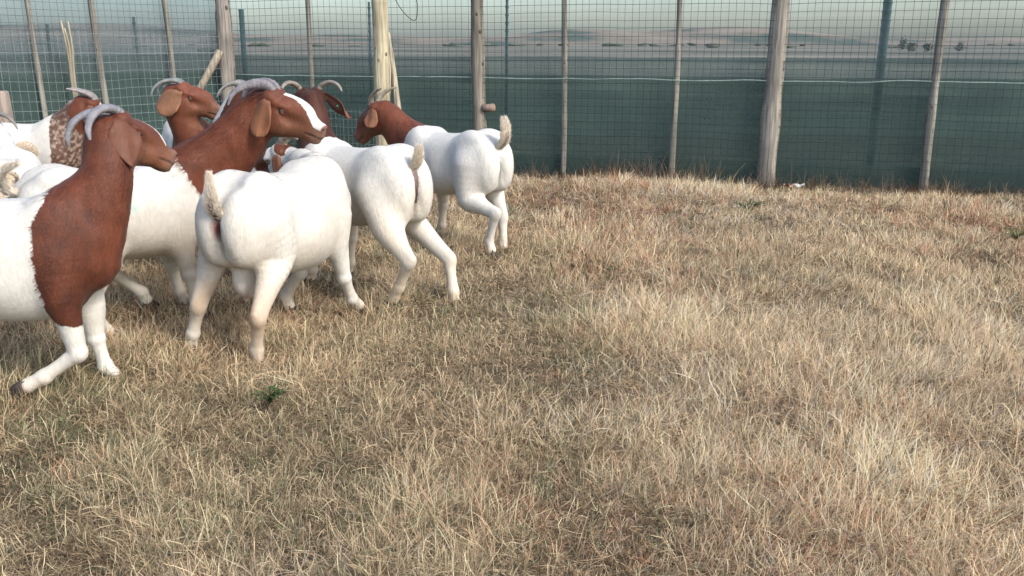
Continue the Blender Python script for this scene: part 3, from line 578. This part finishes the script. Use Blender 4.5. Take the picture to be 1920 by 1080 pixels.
def stand(s=1., fl=(.27, .12), fr_=(.25, -.12), hl=(-.36, .13), hr=(-.34, -.13), which=('FL', 'FR', 'HL', 'HR')):
    o = {}
    for k, (fx, fy) in (('FL', fl), ('FR', fr_), ('HL', hl), ('HR', hr)):
        sg = 1 if k[1] == 'L' else -1
        if k not in which: continue
        if k[0] == 'F': o[k] = [(.23*s, .09*sg*s, .50*s), (.20*s, .105*sg*s, .37*s), ((.22+(fx-.25)*.6)*s, fy*s, .215*s), (fx*s-.01*s, fy*s, .075*s), (fx*s+.008*s, fy*s, .032*s)]
        else: o[k] = [(-.27*s, .085*sg*s, .54*s), (-.22*s, .11*sg*s, .40*s), ((-.39+(fx+.36)*.7)*s, fy*s, .245*s), (fx*s-.01*s, fy*s, .075*s), (fx*s+.012*s, fy*s, .032*s)]
    return o

def build_goats():
    # front left: brown shoulders, walking right
    lg = stand(which=('HL', 'HR'))
    lg['FR'] = [(.22, -.09, .50), (1, 118, 560, -.12), (1, 146, 662, -.11), (1, 84, 706, -.11), (1, 54, 722, -.11)]
    lg['FL'] = [(.24, .08, .48), (1, 168, 572, .08), (1, 180, 634, .08), (1, 198, 686, .08), (1, 214, 703, .08)]
    T1 = [(a, b, c-(.06 if -.3 < a < .28 else .03), d*1.06) for a, b, c, d in TORSO]
    make_goat('goat', 'foreground goat with all brown head, neck and shoulders, one foreleg folded back', (-1.87, 3.22), 10,
        dict(at=(213, 257, 3.38), yaw=46, pitch=24, roll=-13), lg, T1, vox=.005, fur=60000, seed=1, neckr=.86, hscale=.95, nbx=.24, neck=((1, 190, 332, .02), (1, 208, 350, .02)), mane=.5,
        coat=poly_coat(lambda L: [tuple(L(x, y, 1, -.15)[[0, 2]]) for x, y in [(74, 384), (60, 430), (66, 480), (80, 560), (95, 602), (146, 618), (168, 582), (222, 512), (300, 500), (420, 420), (420, 100), (60, 150)]], blaze=(.022, .03, .20, .95), extra=lambda c, P, hc, n1, n2, L, sd: np.where(((P[:, 2] < .40+.02*n1) & (P[:, 1] > .0) & (P[:, 0] < .34))[:, None], WHITE, c)),
        ears=(dict(L=.15, out=.25, back=.35, tag=(.55, .03, .02), tagpos=.35), dict(L=.205, w=.062, out=.30, back=.10, tw=.35, prof=[.40, .62, .98, .88, .48, .24, .05], col=(.115, .044, .024))), hornk=dict(col=(.23, .225, .24), r=1.2, pts=[(.010, .030, .072), (-.03, .040, .090), (-.085, .058, .075), (-.125, .075, .030), (-.135, .083, -.025), (-.12, .086, -.07)]),
        tail=dict(base=(-.41, 0, .64), pts=[(-.05, 0, .05), (-.07, 0, .12)]))
    # second: long brown neck and white blaze
    lg = stand(which=('FL', 'FR'))
    lg['HR'] = [(-.24, -.09, .52), (-.14, -.12, .38), (1, 168, 580, -.12), (1, 203, 622, -.12), (1, 218, 636, -.12)]
    lg['HL'] = [(-.20, .09, .52), (-.10, .10, .38), (-.06, .10, .24), (1, 266, 548, .09), (1, 274, 562, .09)]
    T2 = [(a, b, c-(.02 if -.3 < a < .28 else 0), d*1.04) for a, b, c, d in TORSO]
    make_goat('goat', 'goat with long rusty brown neck, white blaze and faint green mark on its white side', (-1.74, 4.02), 42,
        dict(at=(506, 207, 4.25), yaw=-4, pitch=21), lg, T2, vox=.005, fur=60000, seed=2, neckr=1.12, scale=1.0, hscale=1.06, mane=1.5,
        coat=poly_coat(lambda L: [tuple(L(x, y, 1, -.15)[[0, 2]]) for x, y in [(338, 300), (352, 330), (386, 385), (420, 520)]]+[(1.2, .3), (1.2, 1.3), (.1, 1.3)], blaze=(.025, .04, .245, 1.),
            extra=lambda c, P, hc, n1, n2, L, sd: c+(np.array([.34, .56, .48])-c)*(np.clip(1.1-np.hypot(P[:, 0]-L(252, 388, 1, -.17)[0], (P[:, 2]-L(252, 388, 1, -.17)[2])*1.6)/.06, 0, 1)*(P[:, 1] < 0)*.5)[:, None]),
        ears=(dict(), dict(L=.185, w=.050, out=.2, back=.22, col=(.155, .062, .028))), hornk=dict(col=(.24, .225, .235), r=1.1),
        tail=dict(base=(-.41, 0, .64), pts=[(-.05, 0, .03), (-.07, -.03, .10), (-.02, -.08, .14)]))
    # third: seen from behind
    lg = {}
    lg['HL'] = [(-.27, .11, .54), (-.27, .15, .42), (0, 372, 575, -.37), (0, 362, 625, -.36), (0, 358, 648, -.35)]
    lg['HR'] = [(-.27, -.10, .54), (-.24, -.12, .40), (0, 484, 597, -.42), (0, 481, 655, -.38), (0, 484, 682, -.37)]
    lg['FL'] = [(.23, .09, .48), (.20, .10, .36), (.24, .10, .2), (0, 536, 555, .26), (0, 542, 572, .27)]
    lg['FR'] = [(.23, -.10, .48), (1, 630, 455, -.12), (1, 645, 520, -.13), (1, 660, 560, -.13), (1, 672, 572, -.13)]
    T3 = [(a, b-(.03 if a < -.33 else 0), c-(.055 if -.2 < a < .2 else .02), d*1.14) for a, b, c, d in TORSO]
    def ud(F_, s, J):
        F_.ell((-.26, .02, .30), (.075, .050, .085), k=.04); F_.cone((-.25, .035, .25), .022, (-.25, .04, .205), .013, .02)
    def c3(c, P, hc, n1, n2, L, sd):
        an = np.linalg.norm((P-np.array([-.455, 0, .545]))*[.6, 1.6, .8], axis=1); c = c+(np.array([.13, .05, .045])-c)*np.clip(1.6-an/.034, 0, 1)[:, None]
        pk = np.clip(1-np.linalg.norm((P-[-.27, .03, .24])/[.10, .08, .10], axis=1), 0, 1); c = c+(np.array([.46, .34, .28])-c)*pk[:, None]
        for hk in ((-.42, -.12), (-.37, .15)):
            q = np.clip(1.3-np.hypot(P[:, 1]-hk[1], (P[:, 2]-.20)*.55)/.08, 0, 1)*(P[:, 0] < -.3)*np.clip(.7+.5*n1, 0, 1); c = c+(np.array([.32, .21, .12])-c)*(q*.8)[:, None]
        hd = (hc[:, 0] > -.05) & (hc[:, 0] < .3) & (np.linalg.norm(hc[:, 1:], axis=1) < .13) & (noise(P, 28, 3) > -.1); return np.where(hd[:, None], BRN, c)
    make_goat('goat', 'all white goat seen from behind in the foreground, short cream tail up', (-1.0, 3.92), 69,
        dict(at=(536, 306, 4.72), yaw=165, pitch=15), lg, T3, vox=.005, fur=60000, seed=3, scale=1.0, coat=c3, extras=ud, neck=((.36, .03, .66), (.40, .03, .56)),
        ears=(dict(L=.12, w=.03, out=.3), dict(L=.13, out=.9, back=1.2, col=(.21, .085, .035))), hornk=dict(col=(.22, .185, .15), r=.9, pts=[(.005, .022, .085), (-.03, .026, .118), (-.08, .032, .125), (-.13, .040, .100)]),
        tail=dict(base=(-.425, 0, .585), pts=[(-.035, 0, .05), (-.040, 0, .11), (-.028, .01, .175)], r=1.0, hair=3000, dark=.5, hl=.7, prof=[.034, .034, .024, .011, .003]))
    # fourth
    lg = {}
    lg['HL'] = [(-.27, .10, .54), (1, 728, 430, .13), (1, 766, 492, .13), (1, 748, 538, .12), (1, 738, 560, .12)]
    lg['HR'] = [(-.27, -.10, .54), (-.24, -.12, .40), (1, 842, 488, -.14), (1, 850, 545, -.12), (1, 853, 570, -.12)]
    lg.update(stand(which=('FL', 'FR')))
    def c4(c, P, hc, n1, n2, L, sd): return c
    make_goat('goat', 'white goat whose dark brown head faces away, green tag in its drooping ear', (-.80, 4.66), 139,
        dict(at=(583, 200, 5.05), yaw=108, pitch=18), lg, [(a, b+.01, c, d) for a, b, c, d in TORSO], vox=.006, fur=36000, seed=4, scale=1.02, nbx=.28,
        coat=poly_coat(lambda L: [(.20, 1.3), (.23, .80), (.32, .62), (.42, .3), (1.2, .3), (1.2, 1.3)], hcol=BRN*.6, extra=lambda c, P, hc, n1, n2, L, sd: np.where(((P[:, 0] < -.40) & (np.abs(P[:, 1]+.006*n1) < .010+.05*(P[:, 2]-.5)) & (P[:, 2] > .50) & (P[:, 2] < .66))[:, None], np.array([.16, .11, .10]), c)),
        ears=(dict(L=.14), dict(L=.20, w=.040, dir=(-.1, .62, -.62), end=(0, .1, -.1), wd=(0, .6, .8), col=(.14, .045, .024), tag=(.10, .55, .30), tagpos=.5)), hornk=dict(col=(.25, .21, .17), r=.9, spread=1.5, pts=[(.005, .030, .085), (-.015, .045, .112), (-.05, .072, .118), (-.09, .095, .09), (-.11, .105, .05)]),
        tail=dict(base=(-.415, 0, .655), pts=[(-.04, 0, .05), (-.055, 0, .11), (-.06, .02, .02)][:2], r=.8, hair=2200, dark=.25))
    # fifth, right, farthest toward the fence
    lg = {}
    lg['HL'] = [(-.27, .10, .54), (1, 880, 372, .12), (1, 928, 402, .12), (1, 917, 452, .11), (1, 922, 470, .11)]
    lg['HR'] = [(-.27, -.10, .54), (-.24, -.12, .40), (1, 942, 408, -.12), (1, 944, 462, -.11), (1, 944, 480, -.11)]
    lg.update(stand(which=('FL', 'FR')))
    make_goat('goat', 'rightmost goat, brown head turned left, cream tail raised, striding toward the fence', (-.38, 5.70), 136,
        dict(at=(716, 216, 6.02), yaw=158, pitch=38), lg, None, vox=.006, fur=30000, seed=5, scale=1.0, nbx=.30,
        coat=poly_coat(lambda L: [(.20, 1.3), (.23, .80), (.32, .62), (.42, .3), (1.2, .3), (1.2, 1.3)], hcol=BRN*1.15),
        ears=(dict(L=.15, w=.045, out=.5), dict(L=.16, w=.040, out=.6, col=(.07, .035, .02))), hornk=dict(col=(.28, .25, .19), r=.9, spread=1.3, pts=[(.005, .03, .085), (-.04, .045, .115), (-.10, .06, .12), (-.16, .075, .10)]),
        tail=dict(base=(-.415, 0, .65), pts=[(-.05, 0, .05), (-.06, 0, .12), (-.05, 0, .17)], r=1.0, hair=2600, dark=.55, hl=1.0))
    # sixth: brown head looking right in front of the left fence
    make_goat('goat', 'goat with plain reddish brown head and broad ear, left of the corner post', (-2.13, 6.10), -62,
        dict(at=(338, 185, 5.72), yaw=8, pitch=18), stand(), None, vox=.006, fur=24000, seed=6, scale=1.0, neckr=1.1,
        coat=poly_coat(lambda L: [(.14, 1.3), (.2, .3), (1.3, .2), (1.3, 1.4)], hcol=BRN*1.25),
        ears=(dict(), dict(L=.20, w=.072, out=.15, back=.75, col=(.175, .082, .042))), hornk=dict(col=(.22, .23, .22), r=.9))
    # seventh: white neck, dark face mostly hidden
    make_goat('goat', 'white necked goat with dark face, half hidden behind the rusty necked goat', (-1.90, 5.00), 10,
        dict(at=(462, 196, 5.0), yaw=12, pitch=28), stand(), None, vox=.006, fur=24000, seed=7, scale=.97,
        coat=poly_coat(None, hcol=BRN*.55), ears=(dict(), dict(L=.14, w=.035, out=.15, back=.5, col=(.07, .03, .02))), hornk=dict(col=(.22, .22, .20), r=.85))
    # ninth: speckled neck
    def c9(c, P, hc, n1, n2, L, sd):
        nk = in_poly(P[:, 0]+.01*n1, P[:, 2], [(.26, 1.3), (.24, .3), (1.2, .3), (1.2, 1.3)]) & (np.linalg.norm(hc-[.05, 0, 0], axis=1) > .155); sp = np.clip(noise(P, 150, 4)*.9+.5*noise(P, 260, 2)+.2, 0, 1)
        c = np.where(nk[:, None], np.array([.09, .045, .03])+(np.array([.36, .28, .22])-[.09, .045, .03])*sp[:, None]*.8, c); return c
    make_goat('goat', 'far left goat with brown and white speckled neck and swept back pale horns', (-3.42, 6.38), 6,
        dict(at=(163, 207, 6.38), yaw=14, pitch=45), stand(), None, vox=.006, fur=24000, seed=9, scale=1.0, neckr=1.1,
        coat=poly_coat(lambda L: [(.30, 1.3), (.28, .3), (1.3, .2), (1.3, 1.4)], blaze=(.04, .03, .25, 1.), extra=c9, hcol=BRN*1.1),
        ears=(dict(), dict(L=.15, w=.045, out=.15, back=.15, col=(.16, .072, .042))), hornk=dict(col=(.28, .25, .235), r=.95, pts=[(.005, .028, .085), (-.03, .036, .102), (-.08, .05, .092), (-.135, .062, .065), (-.18, .07, .035)]))
    # tenth and eleventh: rumps at the left edge
    make_goat('goat', 'goat cut off by the left edge, only white rump and cream tail showing', (-3.22, 5.20), 172,
        dict(at=(-150, 230, 5.1), yaw=180, pitch=20), stand(), None, vox=.008, fur=14000, seed=10, scale=.96, coat=poly_coat(None, extra=lambda c, P, hc, n1, n2, L, sd: c*np.array([.98, .93, .82])),
        tail=dict(base=(-.40, 0, .62), pts=[(-.05, 0, .045), (-.11, 0, .06), (-.16, 0, .03)], r=1.3, hair=2600, dark=0, hl=.5, col=CRM*.7+WHITE*.3, wide=(0, 0, 1), under=(0, 1, 0)))
    make_goat('goat', 'cream stained goat rump with fringed tail just above the back of the foreground goat', (-2.55, 4.62), 118,
        dict(at=(-20, 250, 5.2), yaw=150, pitch=20), stand(), None, vox=.007, fur=20000, seed=11, scale=.95,
        coat=poly_coat(None, extra=lambda c, P, hc, n1, n2, L, sd: c+(np.array([.46, .32, .23])-c)*(np.clip(-P[:, 0]-.33, 0, .08)*9*np.clip((.66-P[:, 2])*8, 0, 1)*.75)[:, None]),
        tail=dict(base=(-.40, 0, .63), pts=[(-.06, .02, .02), (-.10, .05, -.04), (-.11, .08, -.11)], r=1.2, hair=3600, dark=.0, hl=1.0, col=(.54, .47, .36)))
build_goats()
GRASS = 1

# ------------------------------------------------------------------ grass
def make_blades(name, bx, by, n_per, Lmul, label, seed, tuft=None, zoff=0., pal=None, segs=4, wmul=1., up=0.):
    g = np.random.default_rng(seed); tn = len(bx); ti = np.repeat(np.arange(tn), n_per); N = len(ti)
    Pt = np.stack([bx, by, 0*bx], -1); a1 = fnoise(Pt, .9, 3); a2 = fnoise(Pt, 2.6, 4); a3 = fnoise(Pt, 6, 1)
    kind = np.clip(-.12+a1*.95+a2*.75+.5*g.normal(size=tn), -2, 2)
    P0 = (np.array(pal) if pal is not None else np.array([(.17, .21, .105), (.36, .325, .20), (.65, .48, .315), (.86, .64, .42), (.98, .76, .49), (.72, .62, .49), (.52, .29, .18)]))
    # colour families per tuft, following wide patches in the paddock
    u = (kind+2)/4; ci = np.clip(u*5.2+g.normal(size=tn)*.55, 0, 5-1e-6); c0 = P0[np.floor(ci).astype(int)]; c1 = P0[np.minimum(np.floor(ci).astype(int)+1, 4)]; tc = c0+(c1-c0)*(ci % 1)[:, None]
    gp = g.random(tn)+.35*fnoise(Pt, 1.3, 2); tc = np.where((gp > .90)[:, None], P0[5], tc); rp = g.random(tn)+.40*fnoise(Pt, 1.7, 0); tc = np.where((rp > .93)[:, None], P0[6], tc)
    md = np.clip(.75*fnoise(Pt, 4.2, 6)+.75*fnoise(Pt, 11, 7), -1, 1.3); tl = np.clip(.92+.30*a2+.62*md+.20*g.normal(size=tn), .28, 2.1); tc = tc*(1+.32*md)[:, None]; tl = tl*(np.clip((fence_y(bx)-by)/.6, .45, 1) if 'weeds' not in name else 1)
    tr = g.uniform(.010, .050, tn)*(.6+.5*tl)
    az = g.uniform(0, 2*np.pi, N); rr = np.sqrt(g.random(N))*tr[ti]; x = bx[ti]+rr*np.cos(az); y = by[ti]+rr*np.sin(az)
    comb = fnoise(Pt, 1.2, 4)*2.5
    az2 = az+g.normal(size=N)*.9; wind = comb[ti]; az2 = np.where(g.random(N) < .35, wind+g.normal(size=N)*.5, az2)
    L = (.035+.085*g.random(N)**1.3)*tl[ti]*Lmul; lean = np.clip((rr/tr[ti])*.85-.12+g.normal(size=N)*.38+.38-up, -.2, 1.5); curl = g.normal(size=N)*.7+.65; flat_ = g.random(N) < .22; lean = np.where(flat_, 1.25+.15*g.normal(size=N), lean); L = np.where(flat_, L*1.25, L)
    twist = g.normal(size=N)*1.3
    s = np.linspace(0, 1, segs+1); pos = np.zeros((N, segs+1, 3)); pos[:, 0] = np.stack([x, y, gheight(x, y)-.012+zoff], -1)
    for k in range(1, segs+1):
        a = lean+curl*s[k]*1.1; A = az2+twist*s[k]; st = (L/segs)[:, None]; pos[:, k] = pos[:, k-1]+st*np.stack([np.sin(a)*np.cos(A), np.sin(a)*np.sin(A), np.cos(a)], -1)
    pos[:, 1:, 2] = np.maximum(pos[:, 1:, 2], pos[:, :1, 2]+.004)
    dist = np.hypot(x, y); w = (.00038+.00019*dist)*g.uniform(.6, 1.5, N)*wmul
    sa = az2+np.pi/2+g.normal(size=N)*.7; sv = np.stack([np.cos(sa), np.sin(sa), g.normal(size=N)*.3], -1)*w[:, None]
    taper = np.array([.8, 1, .85, .6, .12] if segs == 4 else [.8, 1, .7, .12]); Lf = pos-sv[:, None]*taper[None, :, None]; Rt = pos+sv[:, None]*taper[None, :, None]
    V = np.stack([Lf, Rt], 2).reshape(-1, 3); m = 2*(segs+1); b = np.arange(N)[:, None]*m+2*np.arange(segs)[None]; b = b.ravel(); F = np.stack([b, b+1, b+3, b+2], -1)
    cb = tc[ti]*(1+.20*g.normal(size=N))[:, None]; mixp = g.random(N); cb = np.where((mixp < .12)[:, None], P0[4]*1.08, cb); cb = np.where((mixp > .90)[:, None], np.array([.13, .095, .06]), cb); cb = np.clip(cb, .02, .95)
    col = cb[:, None]*np.linspace(.50, 1.18, segs+1)[None, :, None]; C = np.repeat(col[:, :, None], 2, 2).reshape(-1, 3)  # root painted darker, tip lighter: shade in the gaps put into blade colour
    o = mesh_np(name, V, [F], M_grass, None, C, smooth=False); tag(o, label, 'grass', kind='stuff'); return N
def fence_y(x): return np.where(x > FA[0], FA[1]+(x-FA[0])*dR[1]/dR[0], FA[1]+(x-FA[0])*dL[1]/dL[0])
def scatter(g, dens, y0, y1, margin=1.4, behind=.35):
    A = (y1-y0)*2*(.62*y1+margin); n = int(A*dens); y = g.uniform(y0, y1, n); x = g.uniform(-1, 1, n)*(.62*y1+margin); k = (np.abs(x) < .62*y+margin) & (y < fence_y(x)+behind); return x[k], y[k]
def build_grass():
    g = np.random.default_rng(77); tot = 0; X = []; Y = []
    for y0, y1, d in ((1.5, 2.6, 2100), (2.6, 4.0, 1500), (4.0, 6.0, 820), (6.0, 10.3, 420)):
        x, y = scatter(g, d*GRASS, y0, y1); X.append(x); Y.append(y)
    x = np.concatenate(X); y = np.concatenate(Y); P = np.stack([x, y, 0*x], -1); keep = g.random(len(x)) < np.clip(.85+.6*fnoise(P, 3.6, 3), .45, 1); x, y = x[keep], y[keep]
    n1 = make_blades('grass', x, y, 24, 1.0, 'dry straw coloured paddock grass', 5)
    X = []; Y = []
    for y0, y1, d in ((1.5, 3.2, 1500), (3.2, 5.5, 800), (5.5, 10.3, 300)):
        x, y = scatter(g, d*GRASS, y0, y1); X.append(x); Y.append(y)
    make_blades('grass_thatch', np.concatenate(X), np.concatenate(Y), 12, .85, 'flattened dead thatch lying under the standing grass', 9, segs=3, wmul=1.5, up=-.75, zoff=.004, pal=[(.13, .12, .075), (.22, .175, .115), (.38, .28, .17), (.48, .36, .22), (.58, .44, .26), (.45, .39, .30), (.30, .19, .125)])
    # taller seed stalks
    x, y = scatter(g, 22*GRASS, 1.6, 9.5); make_blades('grass_stalks', x, y, 3, 1.9, 'pale taller grass stalks sticking up out of the dry turf', 6, segs=4, wmul=1.0, up=.35, pal=[(.50, .40, .25)]*7)
    # rough growth along the foot of the fence
    s = g.uniform(0, LR, int(900*GRASS)); off = g.normal(size=len(s))*.10-.10; x = FA[0]+dR[0]*s-dR[1]*0+off*.27; y = FA[1]+dR[1]*s+off; s2 = g.uniform(0, LL, int(300*GRASS)); x = np.r_[x, FA[0]+dL[0]*s2+g.normal(size=len(s2))*.08+.06]; y = np.r_[y, FA[1]+dL[1]*s2-.05+g.normal(size=len(s2))*.08]
    k = fnoise(np.stack([x, y, 0*x], -1), 1.6, 2)+.5*g.normal(size=len(x)) > -.45; x, y = x[k], y[k]
    make_blades('fence_weeds', x, y, 16, 1.75, 'brown wiry weeds tangled along the foot of the fence', 8, segs=4, wmul=.75, up=.25, pal=[(.10, .10, .06), (.11, .085, .06), (.16, .11, .075), (.22, .155, .105), (.29, .21, .14), (.24, .21, .18), (.20, .10, .075)])
    s = g.uniform(0, LR, int(150*GRASS)); x = FA[0]+dR[0]*s+g.normal(size=len(s))*.03; y = FA[1]+dR[1]*s-.13+g.normal(size=len(s))*.07; k = fnoise(np.stack([x, y, 0*x], -1), 2.2, 5) > -.25; x, y = x[k], y[k]
    make_blades('fence_weeds', x, y, 5, 3.0, 'taller bare brown twigs standing along the foot of the fence', 18, segs=4, wmul=.8, up=.45, pal=[(.12, .09, .06), (.16, .12, .085), (.20, .15, .11), (.26, .20, .14), (.32, .25, .17), (.28, .25, .21), (.22, .13, .09)])
    return n1
if GRASS: build_grass()
def weed(px, py, lab, r=.07, n=46, col=(.075, .115, .05), seed=0, hgt=.05):
    g = np.random.default_rng(seed); p = at_z(px, py, .03); root = empty('green_weed', (p[0], p[1], 0)); tag(root, lab, 'weed'); mb = MB(); ms = MB()
    for i in range(n):
        a = g.uniform(0, 6.28); rr = r*g.uniform(.2, 1); z = hgt*g.uniform(.5, 1.3); e = np.array([math.cos(a)*rr, math.sin(a)*rr, z]); ms.tube(crv([(0, 0, -.01), e*.5+[0, 0, .01], e], 6), .0009, 4, np.array(col)*.8, cap=False)
        d = np.array([math.cos(a), math.sin(a), g.uniform(-.2, .6)]); d /= np.linalg.norm(d); sd_ = np.cross(d, [0, 0, 1.]); l = g.uniform(.012, .026); wd = l*.28; q = e
        mb.add([q, q+d*l*.4+sd_*wd+[0, 0, .002], q+d*l, q+d*l*.4-sd_*wd+[0, 0, .002], q+d*l*.45-[0, 0, .002]], [(0, 4, 1), (1, 4, 2), (2, 4, 3), (3, 4, 0)], np.array(col)*g.uniform(.7, 1.4))
    ms.build('stem', M_grass, root); mb.build('leaves', M_grass, root)
weed(505, 738, 'small green weed below the hind hoof of the goat seen from behind', .06, 60, seed=1, hgt=.035)
weed(1405, 388, 'low green weed clump in the straw left of the thickest pole', .13, 110, (.11, .14, .07), seed=2, hgt=.06)
weed(1905, 440, 'small green tuft at the right edge of the paddock', .08, 60, (.12, .18, .07), seed=3)
lp = at_z(1490, 352, .03)
def litter(dx, dy, col, lab, nm, cat, sd):
    g = np.random.default_rng(sd); n = 7; u, v = np.meshgrid(np.linspace(-1, 1, n), np.linspace(-1, 1, n)); Z = .022*noise(np.stack([u, v, 0*u], -1), 3, sd)+.02*(u**2)
    V = np.stack([u*.045+.01*v, v*.03, Z], -1).reshape(-1, 3); i = (np.arange(n-1)[:, None]*n+np.arange(n-1)[None]).ravel(); f = np.stack([i, i+1, i+n+1, i+n], -1)
    V2 = V-[0, 0, .002]; m = mesh_np(nm, np.vstack([V, V2])+[lp[0]+dx, lp[1]+dy, .045], [f, f[:, ::-1]+n*n], M_tag, None, np.tile(np.array(col)*.8, (2*n*n, 1))); tag(m, lab, cat)
litter(.04, 0, (.55, .53, .50), 'crumpled white scrap lying at the foot of the thickest pole', 'paper_scrap', 'litter', 1)
litter(-.06, -.02, (.34, .20, .15), 'crumpled reddish scrap beside the white one by the thickest pole', 'plastic_scrap', 'litter', 2)
